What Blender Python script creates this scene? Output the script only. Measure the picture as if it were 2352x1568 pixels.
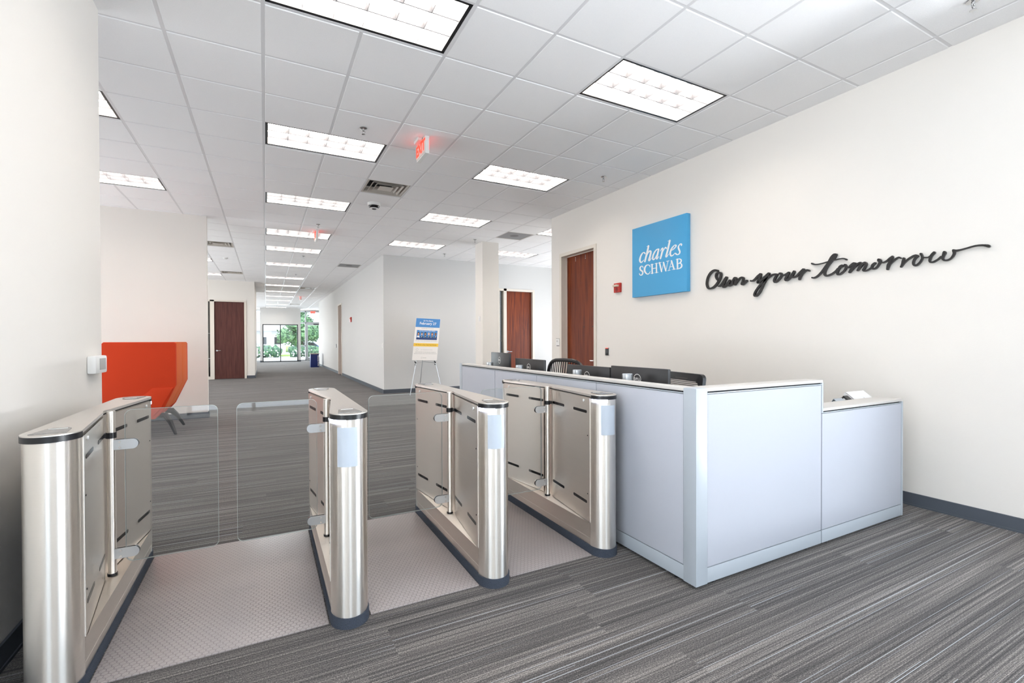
import bpy, bmesh, math, random
from mathutils import Vector, Matrix
PI = math.pi
for o in list(bpy.data.objects): bpy.data.objects.remove(o, do_unlink=True)
sc = bpy.context.scene
COL = sc.collection

# ---------------------------------------------------------------- camera
H = 3.475
cam_d = bpy.data.cameras.new('camera'); cam = bpy.data.objects.new('camera', cam_d); COL.objects.link(cam)
cam_d.sensor_width = 36.0; cam_d.sensor_fit = 'HORIZONTAL'
cam_d.lens = 1078.59 * 36.0 / 2352.0
cam_d.shift_y = 7.95 / 2352.0
cam_d.clip_start = 0.05; cam_d.clip_end = 300
yaw, pit, rol = 0.483142, -0.00856, -0.00342
r0 = Vector((math.cos(yaw), -math.sin(yaw), 0))
f0 = Vector((math.sin(yaw)*math.cos(pit), math.cos(yaw)*math.cos(pit), math.sin(pit)))
u0 = r0.cross(f0)
rr = r0*math.cos(rol) + u0*math.sin(rol); uu = u0*math.cos(rol) - r0*math.sin(rol)
M = Matrix((rr, uu, -f0)).transposed().to_4x4(); M.translation = Vector((0.0014, -3.4096, 1.3044))
cam.matrix_world = M
sc.camera = cam

# ---------------------------------------------------------------- world, sun, daylight, fill lights
w = bpy.data.worlds.new('sky'); sc.world = w; w.use_nodes = True
bg = w.node_tree.nodes['Background']; bg.inputs[0].default_value = (0.78, 0.89, 1.0, 1); bg.inputs[1].default_value = 1.9
sd = bpy.data.lights.new('sun', 'SUN'); sd.energy = 2.6; sd.angle = 0.02; sd.color = (1, .95, .86)
sun = bpy.data.objects.new('sun', sd); COL.objects.link(sun); sun.rotation_euler = (math.radians(40), 0, math.radians(-25))
def area(name, loc, rot, sx, sy, energy, col):
    d = bpy.data.lights.new(name, 'AREA'); d.shape = 'RECTANGLE'; d.size = sx; d.size_y = sy; d.energy = energy; d.color = col
    o = bpy.data.objects.new(name, d); COL.objects.link(o); o.location = loc; o.rotation_euler = rot; return o
# daylight through the entrance glazing behind the camera and through the far glazing
area('entrance_daylight', (4.80, -4.8, 1.6), (math.radians(90), 0, math.radians(90)), 3.6, 2.7, 70, (0.78, 0.89, 1.0))
area('rear_window_daylight', (-.2, -7.55, 1.6), (math.radians(90), 0, 0), 2.0, 2.7, 22, (0.74, 0.87, 1.0))
# added fill lights without a seen source; the first brightens the near ceiling
area('fill_entrance_up', (5.5, -4.8, -.1), (math.radians(168), 0, math.radians(90)), 3.8, 1.8, 2300, (0.92, 0.96, 1.0))
area('fill_lobby_up', (-5.8, -4.4, 0.1), (math.radians(162), 0, math.radians(-90)), 4.4, 2.0, 900, (0.92, 0.96, 1.0))  # added upward fill on the unseen lobby side, brightens the ceiling
area('fill_lobby_side', (-5.2, -4.4, 1.4), (math.radians(90), 0, math.radians(-90)), 4.2, 2.0, 62, (0.80, 0.90, 1.0))  # added level fill, brightens the left side of the desk
area('fill_left', (-5.4, 3.4, 0.7), (math.radians(125), 0, math.radians(-90)), 5.0, 2.0, 110, (1, 0.98, .96))  # added fill hidden beyond the near left wall, lifts the ceiling
area('fill_left_far', (-5.4, 11.0, 0.7), (math.radians(125), 0, math.radians(-90)), 8.0, 2.0, 240, (1, 0.97, .94))  # added fill hidden behind the partition, lifts the corridor ceiling
area('fill_right', (8.9, 6.1, 1.3), (math.radians(112), 0, math.radians(90)), 3.6, 2.0, 80, (1, 0.98, .96))  # added fill out of view on the right, lifts the ceiling
area('fill_alcove', (-5.3, 25.5, 1.3), (math.radians(112), 0, math.radians(-90)), 9.0, 2.0, 300, (1, 0.98, .95))  # added fill out of view at the far left
area('far_daylight', (0.6, 32.4, 1.6), (math.radians(-90), 0, 0), 6.5, 2.9, 380, (0.86, 0.94, 1.0))
LAMP = 7.7
sc.view_settings.view_transform = 'Standard'; sc.view_settings.look = 'None'; sc.view_settings.gamma = 1.0
sc.view_settings.use_curve_mapping = False; sc.view_settings.exposure = 0.54
cy = sc.cycles
cy.use_denoising = True
try: cy.denoiser = 'OPENIMAGEDENOISE'
except Exception: pass
cy.max_bounces = 10; cy.diffuse_bounces = 5; cy.glossy_bounces = 4; cy.transmission_bounces = 6; cy.transparent_max_bounces = 12
cy.sample_clamp_indirect = 6.0; cy.caustics_reflective = False; cy.caustics_refractive = False
cy.use_adaptive_sampling = True; cy.adaptive_threshold = 0.02

# ---------------------------------------------------------------- materials
def lin(c): return tuple(((x/255)/12.92 if x/255 <= .04045 else ((x/255+.055)/1.055)**2.4) for x in c)
MATS = {}
def mat(name, rgb, rough=.6, metal=0, spec=None, emit=None, es=0, noise=None, bump=None):
    """rgb as sRGB 0-255; noise=(scale, amount); bump=(scale, strength)"""
    if name in MATS: return MATS[name]
    m = bpy.data.materials.new(name); m.use_nodes = True; nt = m.node_tree; b = nt.nodes['Principled BSDF']
    c = lin(rgb); b.inputs['Base Color'].default_value = (*c, 1); b.inputs['Roughness'].default_value = rough; b.inputs['Metallic'].default_value = metal
    if spec is not None: b.inputs['Specular IOR Level'].default_value = spec
    if emit: b.inputs['Emission Color'].default_value = (*lin(emit), 1); b.inputs['Emission Strength'].default_value = es
    tc = nt.nodes.new('ShaderNodeTexCoord')
    if noise:
        n = nt.nodes.new('ShaderNodeTexNoise'); n.inputs['Scale'].default_value = noise[0]; n.inputs['Detail'].default_value = 4
        nt.links.new(tc.outputs['Object'], n.inputs['Vector'])
        mx = nt.nodes.new('ShaderNodeMix'); mx.data_type = 'RGBA'
        mx.inputs[6].default_value = (*[v*(1-noise[1]) for v in c], 1); mx.inputs[7].default_value = (*[min(1, v*(1+noise[1])) for v in c], 1)
        nt.links.new(n.outputs['Fac'], mx.inputs[0]); nt.links.new(mx.outputs[2], b.inputs['Base Color'])
    if bump:
        n2 = nt.nodes.new('ShaderNodeTexNoise'); n2.inputs['Scale'].default_value = bump[0]; n2.inputs['Detail'].default_value = 5
        nt.links.new(tc.outputs['Object'], n2.inputs['Vector'])
        bp = nt.nodes.new('ShaderNodeBump'); bp.inputs['Strength'].default_value = bump[1]; bp.inputs['Distance'].default_value = .01
        nt.links.new(n2.outputs['Fac'], bp.inputs['Height']); nt.links.new(bp.outputs['Normal'], b.inputs['Normal'])
    MATS[name] = m; return m

def N(nt, t, **kw):
    n = nt.nodes.new(t)
    for k, v in kw.items(): setattr(n, k, v)
    return n
def math_node(nt, op, a, b=None, c=None):
    n = nt.nodes.new('ShaderNodeMath'); n.operation = op
    for i, v in enumerate((a, b, c)):
        if v is None: continue
        if isinstance(v, (int, float)): n.inputs[i].default_value = v
        else: nt.links.new(v, n.inputs[i])
    return n.outputs[0]

def carpet_mat():
    m = bpy.data.materials.new('striped_carpet'); m.use_nodes = True; nt = m.node_tree; b = nt.nodes['Principled BSDF']; L = nt.links.new
    tc = N(nt, 'ShaderNodeTexCoord'); sp = N(nt, 'ShaderNodeSeparateXYZ'); L(tc.outputs['Object'], sp.inputs[0])
    X, Y = sp.outputs[0], sp.outputs[1]
    row = math_node(nt, 'FLOOR', math_node(nt, 'DIVIDE', Y, .25))
    wn = N(nt, 'ShaderNodeTexWhiteNoise', noise_dimensions='1D'); L(row, wn.inputs['W'])
    colx = math_node(nt, 'FLOOR', math_node(nt, 'ADD', X, math_node(nt, 'MULTIPLY', wn.outputs['Value'], 1.0)))
    cell = math_node(nt, 'ADD', math_node(nt, 'MULTIPLY', row, 7.31), math_node(nt, 'MULTIPLY', colx, 3.77))
    wc = N(nt, 'ShaderNodeTexWhiteNoise', noise_dimensions='1D'); L(cell, wc.inputs['W'])
    def streak(sx, sy, detail, off):
        cb = N(nt, 'ShaderNodeCombineXYZ')
        L(math_node(nt, 'MULTIPLY', X, sx), cb.inputs[0]); L(math_node(nt, 'MULTIPLY', Y, sy), cb.inputs[1])
        L(math_node(nt, 'ADD', math_node(nt, 'MULTIPLY', wc.outputs['Value'], 1.1), off), cb.inputs[2])
        n = N(nt, 'ShaderNodeTexNoise'); n.inputs['Scale'].default_value = 1; n.inputs['Detail'].default_value = detail; n.inputs['Roughness'].default_value = .65
        L(cb.outputs[0], n.inputs['Vector']); return n.outputs['Fac']
    s1 = streak(.45, 90, 4, 0); s2 = streak(.8, 330, 2, 11); s3 = streak(.25, 16, 1, 5); s4 = streak(.3, 170, 1, 23)
    v = math_node(nt, 'ADD', math_node(nt, 'MULTIPLY', s1, .5), math_node(nt, 'ADD', math_node(nt, 'MULTIPLY', s2, .32), math_node(nt, 'MULTIPLY', s3, .18)))
    # yarn speckle
    sn = N(nt, 'ShaderNodeTexNoise'); sn.inputs['Scale'].default_value = 190; sn.inputs['Detail'].default_value = 2; L(tc.outputs['Object'], sn.inputs['Vector'])
    v = math_node(nt, 'ADD', v, math_node(nt, 'MULTIPLY', math_node(nt, 'SUBTRACT', sn.outputs['Fac'], .5), .42))
    cr = N(nt, 'ShaderNodeValToRGB'); L(v, cr.inputs[0]); e = cr.color_ramp.elements
    e[0].position = .34; e[0].color = (*lin((30, 28, 29)), 1); e[1].position = .68; e[1].color = (*lin((160, 154, 149)), 1)
    e2 = cr.color_ramp.elements.new(.48); e2.color = (*lin((74, 71, 70)), 1)
    e3 = cr.color_ramp.elements.new(.56); e3.color = (*lin((108, 103, 100)), 1)
    # rare thin pale yarn lines
    th = N(nt, 'ShaderNodeMapRange'); L(s4, th.inputs[0]); th.inputs[1].default_value = .69; th.inputs[2].default_value = .72; th.inputs[3].default_value = 0; th.inputs[4].default_value = .75
    mx = N(nt, 'ShaderNodeMix', data_type='RGBA'); L(th.outputs[0], mx.inputs[0]); L(cr.outputs[0], mx.inputs[6]); mx.inputs[7].default_value = (*lin((190, 196, 202)), 1)
    L(mx.outputs[2], b.inputs['Base Color']); b.inputs['Roughness'].default_value = .95; b.inputs['Specular IOR Level'].default_value = .1
    b.inputs['Sheen Weight'].default_value = .12; b.inputs['Sheen Roughness'].default_value = .6
    bp = N(nt, 'ShaderNodeBump'); bp.inputs['Strength'].default_value = .6; bp.inputs['Distance'].default_value = .004; L(v, bp.inputs['Height']); L(bp.outputs[0], b.inputs['Normal'])
    return m

def steel_mat(name, rgb, rough, stretch, tangent=(.06, .10, 1), aniso=.95):
    m = bpy.data.materials.new(name); m.use_nodes = True; nt = m.node_tree; b = nt.nodes['Principled BSDF']; L = nt.links.new
    b.inputs['Metallic'].default_value = 1; b.inputs['Base Color'].default_value = (*lin(rgb), 1); b.inputs['Anisotropic'].default_value = aniso
    tg = N(nt, 'ShaderNodeCombineXYZ'); tg.inputs[0].default_value, tg.inputs[1].default_value, tg.inputs[2].default_value = tangent; L(tg.outputs[0], b.inputs['Tangent'])
    tc = N(nt, 'ShaderNodeTexCoord'); mp = N(nt, 'ShaderNodeMapping'); mp.inputs['Scale'].default_value = stretch; L(tc.outputs['Object'], mp.inputs[0])
    n = N(nt, 'ShaderNodeTexNoise'); n.inputs['Scale'].default_value = 1; n.inputs['Detail'].default_value = 5; L(mp.outputs[0], n.inputs['Vector'])
    mr = N(nt, 'ShaderNodeMapRange'); L(n.outputs['Fac'], mr.inputs[0]); mr.inputs[3].default_value = rough-.03; mr.inputs[4].default_value = rough+.04
    L(mr.outputs[0], b.inputs['Roughness'])
    mc = N(nt, 'ShaderNodeMix', data_type='RGBA'); L(n.outputs['Fac'], mc.inputs[0]); mc.inputs[6].default_value = (*[v*.93 for v in lin(rgb)], 1); mc.inputs[7].default_value = (*[min(1, v*1.07) for v in lin(rgb)], 1); L(mc.outputs[2], b.inputs['Base Color'])
    return m

def wood_mat(name, c1, c2, vertical=True):
    m = bpy.data.materials.new(name); m.use_nodes = True; nt = m.node_tree; b = nt.nodes['Principled BSDF']; L = nt.links.new
    tc = N(nt, 'ShaderNodeTexCoord'); mp = N(nt, 'ShaderNodeMapping'); mp.inputs['Scale'].default_value = (26, 26, 1.6); L(tc.outputs['Object'], mp.inputs[0])
    n = N(nt, 'ShaderNodeTexNoise'); n.inputs['Scale'].default_value = 1; n.inputs['Detail'].default_value = 6; n.inputs['Distortion'].default_value = .4; L(mp.outputs[0], n.inputs['Vector'])
    cr = N(nt, 'ShaderNodeValToRGB'); L(n.outputs['Fac'], cr.inputs[0]); e = cr.color_ramp.elements
    e[0].position = .3; e[0].color = (*lin(c1), 1); e[1].position = .72; e[1].color = (*lin(c2), 1)
    L(cr.outputs[0], b.inputs['Base Color']); b.inputs['Roughness'].default_value = .42; b.inputs['Specular IOR Level'].default_value = .3
    return m

def glass_mat(name, tint, ior=1.45, base=0.0):
    m = bpy.data.materials.new(name); m.use_nodes = True; nt = m.node_tree; nt.nodes.remove(nt.nodes['Principled BSDF']); L = nt.links.new
    out = nt.nodes['Material Output']; tr = N(nt, 'ShaderNodeBsdfTransparent'); tr.inputs[0].default_value = (*tint, 1)
    gl = N(nt, 'ShaderNodeBsdfGlossy'); gl.inputs['Roughness'].default_value = .02; gl.inputs[0].default_value = (1, 1, 1, 1)
    fr = N(nt, 'ShaderNodeFresnel'); fr.inputs[0].default_value = ior
    mx = N(nt, 'ShaderNodeMixShader'); L(math_node(nt, 'ADD', fr.outputs[0], base), mx.inputs[0]); L(tr.outputs[0], mx.inputs[1]); L(gl.outputs[0], mx.inputs[2]); L(mx.outputs[0], out.inputs[0])
    return m

def mat_hex():
    """clear grey vinyl runner with a honeycomb relief"""
    m = bpy.data.materials.new('honeycomb_vinyl'); m.use_nodes = True; nt = m.node_tree; b = nt.nodes['Principled BSDF']; L = nt.links.new
    tc = N(nt, 'ShaderNodeTexCoord'); sp = N(nt, 'ShaderNodeSeparateXYZ'); L(tc.outputs['Object'], sp.inputs[0])
    P = .024
    def cellf(ox, oy):   # distance-to-centre of a rectangular lattice (P, P*sqrt3)
        fx = math_node(nt, 'SUBTRACT', math_node(nt, 'FRACT', math_node(nt, 'ADD', math_node(nt, 'DIVIDE', sp.outputs[0], P), ox)), .5)
        fy = math_node(nt, 'MULTIPLY', math_node(nt, 'SUBTRACT', math_node(nt, 'FRACT', math_node(nt, 'ADD', math_node(nt, 'DIVIDE', sp.outputs[1], P*1.732), oy)), .5), 1.732)
        ax = math_node(nt, 'ABSOLUTE', fx); ay = math_node(nt, 'ABSOLUTE', fy)
        return math_node(nt, 'MAXIMUM', ax, math_node(nt, 'ADD', math_node(nt, 'MULTIPLY', ax, .5), math_node(nt, 'MULTIPLY', ay, .866)))
    d = math_node(nt, 'MINIMUM', cellf(0, 0), cellf(.5, .5))
    mr = N(nt, 'ShaderNodeMapRange'); L(d, mr.inputs[0]); mr.inputs[1].default_value = .40; mr.inputs[2].default_value = .49; mr.inputs[3].default_value = 0; mr.inputs[4].default_value = 1
    n = N(nt, 'ShaderNodeTexNoise'); n.inputs['Scale'].default_value = 260; L(tc.outputs['Object'], n.inputs['Vector'])
    mx = N(nt, 'ShaderNodeMix', data_type='RGBA'); L(math_node(nt, 'MULTIPLY', mr.outputs[0], .75), mx.inputs[0]); mx.inputs[6].default_value = (*lin((176, 168, 167)), 1); mx.inputs[7].default_value = (*lin((128, 120, 118)), 1)
    mz = N(nt, 'ShaderNodeMix', data_type='RGBA', blend_type='MULTIPLY'); mz.inputs[0].default_value = .35; L(mx.outputs[2], mz.inputs[6]); L(n.outputs['Fac'], mz.inputs[7])
    L(mz.outputs[2], b.inputs['Base Color']); b.inputs['Roughness'].default_value = .34; b.inputs['Specular IOR Level'].default_value = .6
    bp = N(nt, 'ShaderNodeBump'); bp.inputs['Strength'].default_value = .5; bp.inputs['Distance'].default_value = .002; L(mr.outputs[0], bp.inputs['Height']); L(bp.outputs[0], b.inputs['Normal'])
    return m

def foliage_mat(name, c1, c2, scale=6):
    m = bpy.data.materials.new(name); m.use_nodes = True; nt = m.node_tree; b = nt.nodes['Principled BSDF']; L = nt.links.new
    tc = N(nt, 'ShaderNodeTexCoord'); n = N(nt, 'ShaderNodeTexNoise'); n.inputs['Scale'].default_value = scale; n.inputs['Detail'].default_value = 5; L(tc.outputs['Object'], n.inputs['Vector'])
    cr = N(nt, 'ShaderNodeValToRGB'); L(n.outputs['Fac'], cr.inputs[0]); e = cr.color_ramp.elements
    e[0].position = .38; e[0].color = (*lin(c1), 1); e[1].position = .62; e[1].color = (*lin(c2), 1)
    L(cr.outputs[0], b.inputs['Base Color']); b.inputs['Roughness'].default_value = .8
    return m

M_CARPET = carpet_mat()
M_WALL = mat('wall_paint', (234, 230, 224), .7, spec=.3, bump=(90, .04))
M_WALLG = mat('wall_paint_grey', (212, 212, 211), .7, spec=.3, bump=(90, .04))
M_FRAME = mat('door_frame_paint', (224, 217, 206), .45)
M_TILE = mat('ceiling_tile', (249, 249, 250), .9, spec=.1, noise=(140, .03), bump=(220, .25))
M_TEE = mat('ceiling_tee', (226, 226, 228), .45)
M_SLAB = mat('plenum', (120, 120, 120), .9)
M_BASE = mat('rubber_baseboard', (78, 84, 93), .5)
M_STEEL = steel_mat('brushed_steel', (243, 239, 233), .36, (3, 3, 900))
M_STEELP = steel_mat('brushed_steel_panel', (226, 219, 211), .40, (2, 2, 700), (.06, .10, 1), .8)
M_STEELT = steel_mat('brushed_steel_top', (230, 225, 219), .34, (600, 3, 3), (1, .02, 0), .7)
M_CHROME = mat('chrome', (205, 205, 205), .16, 1)
M_ALU = mat('satin_aluminium', (196, 200, 204), .35, .85)
M_BLACK = mat('black_plastic', (22, 23, 27), .32)
M_SLOT = mat('slot_black', (16, 15, 18), .25)
M_DARK = mat('shadow_gap', (30, 30, 34), .8)
M_PLINTH = mat('dark_carpet', (66, 74, 88), .95, noise=(260, .5), bump=(300, .8))
M_READER = mat('reader_plastic', (186, 196, 208), .3)
M_LED = mat('led', (235, 240, 255), .4, emit=(205, 215, 255), es=9)
M_WING = glass_mat('wing_glass', (.93, .945, .945), 1.33, .045)
M_GLASS = glass_mat('window_glass', (.96, .98, .98), 1.45)
M_EDGE = mat('glass_edge', (196, 206, 204), .15, spec=.8)
M_MAT = mat_hex()
M_PANEL = mat('fabric_panel', (184, 188, 198), .75, noise=(400, .02), bump=(500, .1))
M_TRIM = mat('desk_trim', (176, 184, 192), .4)
M_TOP = mat('worksurface', (202, 199, 195), .45)
M_MON = mat('monitor_shell', (46, 45, 46), .38, bump=(200, .03))
M_WHITE = mat('white_plastic', (236, 236, 234), .4)
M_WHITEM = mat('matt_white', (240, 240, 240), .6)
M_GREYS = mat('grey_screen', (150, 146, 142), .3)
M_BLUE = mat('sign_blue', (72, 165, 216), .45)
M_INK = mat('black_acrylic', (30, 28, 27), .3)
M_WOODR = wood_mat('cherry_veneer', (86, 28, 4), (134, 58, 14))
M_WOODL = wood_mat('mahogany_veneer', (74, 40, 36), (100, 58, 52))
M_ORANGE = mat('orange_felt', (214, 62, 20), .9, noise=(300, .06), bump=(400, .15))
M_ORANGE2 = mat('light_orange_felt', (226, 108, 54), .9, noise=(300, .06), bump=(400, .15))
M_RED = mat('alarm_red', (190, 42, 30), .4)
M_NAVY = mat('navy', (24, 44, 112), .5)
M_LAMP = mat('lamp_glow', (255, 250, 246), .6, emit=(255, 247, 237), es=LAMP)
M_LOUV = mat('louvre_white', (240, 238, 236), .35)
M_FIN = mat('louvre_fin', (128, 128, 132), .3)
M_VENT = mat('vent_enamel', (196, 190, 182), .4)
M_VENTG = mat('return_grille', (150, 150, 152), .7, noise=(90, .12))
M_EXITR = mat('exit_red', (255, 60, 40), .5, emit=(255, 58, 38), es=1.3)
M_EXITF = mat('exit_face', (232, 222, 214), .4)
M_FRAMEK = mat('black_frame', (26, 28, 32), .4)
M_RUB = mat('blinds', (168, 162, 150), .5)
M_OUTG = mat('outdoor_paving', (196, 196, 196), .9, noise=(3, .05))
M_GRASS = foliage_mat('lawn', (120, 150, 70), (170, 190, 110), 3)
M_LEAF = foliage_mat('tree_leaves', (40, 84, 62), (132, 172, 126), 5)
M_HEDGE = foliage_mat('hedge_leaves', (46, 80, 74), (112, 150, 110), 7)
M_BARK = mat('bark', (110, 96, 84), .9, noise=(8, .2))
M_BLDG = mat('pale_render', (226, 224, 226), .8)
M_BRICK = mat('red_brick', (168, 96, 78), .85, noise=(6, .15))

# ---------------------------------------------------------------- mesh helpers
class MB:
    def __init__(s): s.v = []; s.f = []
    def box(s, x0, x1, y0, y1, z0, z1):
        if x0 > x1: x0, x1 = x1, x0
        if y0 > y1: y0, y1 = y1, y0
        if z0 > z1: z0, z1 = z1, z0
        b = len(s.v); s.v += [(x0,y0,z0),(x1,y0,z0),(x1,y1,z0),(x0,y1,z0),(x0,y0,z1),(x1,y0,z1),(x1,y1,z1),(x0,y1,z1)]
        s.f += [tuple(b+i for i in q) for q in ((0,3,2,1),(4,5,6,7),(0,1,5,4),(1,2,6,5),(2,3,7,6),(3,0,4,7))]; return s
    def prism(s, poly, a0, a1, axis='z'):
        """poly in the two other axes; extruded a0..a1 along axis. 'z': (x,y); 'y': (x,z); 'x': (y,z)"""
        area = sum(poly[i][0]*poly[(i+1) % len(poly)][1]-poly[(i+1) % len(poly)][0]*poly[i][1] for i in range(len(poly)))
        if (area < 0) != (axis == 'y'): poly = poly[::-1]
        if a0 > a1: a0, a1 = a1, a0
        n = len(poly); b = len(s.v)
        for a in (a0, a1):
            for p in poly:
                s.v.append({'z': (p[0], p[1], a), 'y': (p[0], a, p[1]), 'x': (a, p[0], p[1])}[axis])
        s.f.append(tuple(b+i for i in range(n))[::-1]); s.f.append(tuple(b+n+i for i in range(n)))
        for i in range(n): j = (i+1) % n; s.f.append((b+i, b+j, b+n+j, b+n+i))
        return s
    def cyl(s, p0, p1, r0, r1=None, n=16, caps=True):
        p0 = Vector(p0); p1 = Vector(p1); r1 = r0 if r1 is None else r1; d = (p1-p0).normalized()
        a = d.orthogonal().normalized(); c = d.cross(a); b = len(s.v)
        for p, r in ((p0, r0), (p1, r1)):
            for i in range(n):
                t = 2*PI*i/n; q = p+(a*math.cos(t)+c*math.sin(t))*r; s.v.append(tuple(q))
        for i in range(n): j = (i+1) % n; s.f.append((b+i, b+j, b+n+j, b+n+i))
        if caps: s.f.append(tuple(b+i for i in range(n))[::-1]); s.f.append(tuple(b+n+i for i in range(n)))
        return s
    def tube(s, pts, r, n=10):
        pts = [Vector(p) for p in pts]; rs = r if isinstance(r, (list, tuple)) else [r]*len(pts); b = len(s.v); a = None
        for k, p in enumerate(pts):
            d = ((pts[min(k+1, len(pts)-1)]-pts[max(k-1, 0)])).normalized()
            a = d.orthogonal().normalized() if a is None else (a-d*a.dot(d)).normalized(); c = d.cross(a)
            for i in range(n):
                t = 2*PI*i/n; s.v.append(tuple(p+(a*math.cos(t)+c*math.sin(t))*rs[k]))
        for k in range(len(pts)-1):
            for i in range(n): j = (i+1) % n; s.f.append((b+k*n+i, b+k*n+j, b+(k+1)*n+j, b+(k+1)*n+i))
        s.f.append(tuple(b+i for i in range(n))[::-1]); s.f.append(tuple(b+(len(pts)-1)*n+i for i in range(n))); return s
    def lathe(s, prof, c, n=24, axis='z'):
        """prof [(r, a)] along axis from centre c"""
        b = len(s.v); c = Vector(c)
        for r, a in prof:
            for i in range(n):
                t = 2*PI*i/n; u, v = r*math.cos(t), r*math.sin(t)
                s.v.append(tuple(c+Vector({'z': (u, v, a), 'x': (a, u, v), 'y': (v, a, u)}[axis])))
        m = len(prof)
        for k in range(m-1):
            for i in range(n): j = (i+1) % n; s.f.append((b+k*n+i, b+k*n+j, b+(k+1)*n+j, b+(k+1)*n+i))
        s.f.append(tuple(b+i for i in range(n))[::-1]); s.f.append(tuple(b+(m-1)*n+i for i in range(n))); return s
    def quad(s, a, b_, c, d):
        b = len(s.v); s.v += [a, b_, c, d]; s.f.append((b, b+1, b+2, b+3)); return s
    def xform(s, M): s.v = [tuple(M @ Vector(v)) for v in s.v]; return s
    def build(s, name, m, parent=None, smooth=True, bevel=0, origin=None, **tags):
        off = Vector((0, 0, 0))
        if parent is not None: off = WORLD.get(parent.name, Vector((0, 0, 0)))
        og = Vector(origin) if origin is not None else None
        base = og if og is not None else off
        me = bpy.data.meshes.new(name); me.from_pydata([tuple(Vector(v)-base) for v in s.v], [], s.f)
        if bevel:
            bm = bmesh.new(); bm.from_mesh(me)
            bmesh.ops.recalc_face_normals(bm, faces=bm.faces)
            ed = [e for e in bm.edges if len(e.link_faces) == 2 and e.calc_face_angle(0) > .6]
            bmesh.ops.bevel(bm, geom=ed, offset=bevel, segments=2, affect='EDGES', profile=.6, clamp_overlap=True); bm.to_mesh(me); bm.free()
        else:
            bm = bmesh.new(); bm.from_mesh(me); bmesh.ops.recalc_face_normals(bm, faces=bm.faces); bm.to_mesh(me); bm.free()
        me.materials.append(m)
        if smooth:
            me.shade_smooth()
            try: me.set_sharp_from_angle(angle=math.radians(32))
            except Exception: pass
        o = bpy.data.objects.new(name, me); COL.objects.link(o)
        if parent is not None: o.parent = parent; o.location = base-off if og is not None else (0, 0, 0)
        elif og is not None: o.location = og
        WORLD[o.name] = base.copy()
        for k, v in tags.items(): o[k] = v
        return o
WORLD = {}
def tag(o, label, cat, group=None, kind=None):
    if label: o['label'] = label
    if cat: o['category'] = cat
    if group: o['group'] = group
    if kind: o['kind'] = kind
    return o
def thing(name, loc, label, cat, group=None):
    o = bpy.data.objects.new(name, None); COL.objects.link(o); o.location = loc; o.empty_display_size = .1
    WORLD[o.name] = Vector(loc); return tag(o, label, cat, group)
def struct(name, mb, m, parent=None, **k):
    o = mb.build(name, m, parent, **k)
    if parent is None: o['kind'] = 'structure'
    return o
def sgroup(name, loc=(0, 0, 0)):
    o = bpy.data.objects.new(name, None); COL.objects.link(o); o.location = loc; o['kind'] = 'structure'; WORLD[o.name] = Vector(loc); return o
def dup(root, loc=None, rotz=None, label=None, group=None):
    def cp(o, par):
        c = o.copy(); COL.objects.link(c); c.parent = par; WORLD[c.name] = WORLD.get(o.name, Vector()).copy()
        for ch in KIDS.get(o.name, []): cp(ch, c)
        return c
    KIDS = {}
    for o in bpy.data.objects:
        if o.parent: KIDS.setdefault(o.parent.name, []).append(o)
    r = cp(root, None)
    if loc is not None: r.location = loc
    if rotz is not None: r.rotation_euler = (0, 0, rotz)
    if label: r['label'] = label
    if group: r['group'] = group
    return r
def text(body, size, Mx, m, parent, name='lettering', extrude=.001, align='CENTER', bold=0.0):
    """flat lettering made into a mesh; Mx maps the text plane (x right, y up) into the world"""
    c = bpy.data.curves.new(name, 'FONT'); c.body = body; c.size = size; c.align_x = align; c.align_y = 'CENTER'; c.extrude = extrude; c.offset = bold; c.resolution_u = 3
    o = bpy.data.objects.new(name, c); COL.objects.link(o); bpy.context.view_layer.update()
    me = bpy.data.meshes.new_from_object(o.evaluated_get(bpy.context.evaluated_depsgraph_get())); bpy.data.objects.remove(o, do_unlink=True)
    off = WORLD.get(parent.name, Vector()) if parent is not None else Vector()
    me.transform(Matrix.Translation(-off) @ Mx); me.materials.clear(); me.materials.append(m)
    for p in me.polygons: p.material_index = 0
    n = bpy.data.objects.new(name, me); COL.objects.link(n); n.parent = parent; WORLD[n.name] = off.copy(); return n
def frame_m(origin, xdir, ydir):
    x = Vector(xdir).normalized(); y = Vector(ydir).normalized(); z = x.cross(y)
    m = Matrix((x, y, z)).transposed().to_4x4(); m.translation = Vector(origin); return m
def wall_y(mb, x0, x1, ya, yb, z0=0, z1=H+.05, ops=()):
    """wall running along x, thickness ya..yb, with openings (xa, xb, za, zb)"""
    xs = x0
    for xa, xb, za, zb in sorted(ops):
        if xa > xs: mb.box(xs, xa, ya, yb, z0, z1)
        if za > z0: mb.box(xa, xb, ya, yb, z0, za)
        if zb < z1: mb.box(xa, xb, ya, yb, zb, z1)
        xs = xb
    if xs < x1: mb.box(xs, x1, ya, yb, z0, z1)
    return mb
def wall_x(mb, y0, y1, xa, xb, z0=0, z1=H+.05, ops=()):
    ys = y0
    for a, b, za, zb in sorted(ops):
        if a > ys: mb.box(xa, xb, ys, a, z0, z1)
        if za > z0: mb.box(xa, xb, a, b, z0, za)
        if zb < z1: mb.box(xa, xb, a, b, zb, z1)
        ys = b
    if ys < y1: mb.box(xa, xb, ys, y1, z0, z1)
    return mb

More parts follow.
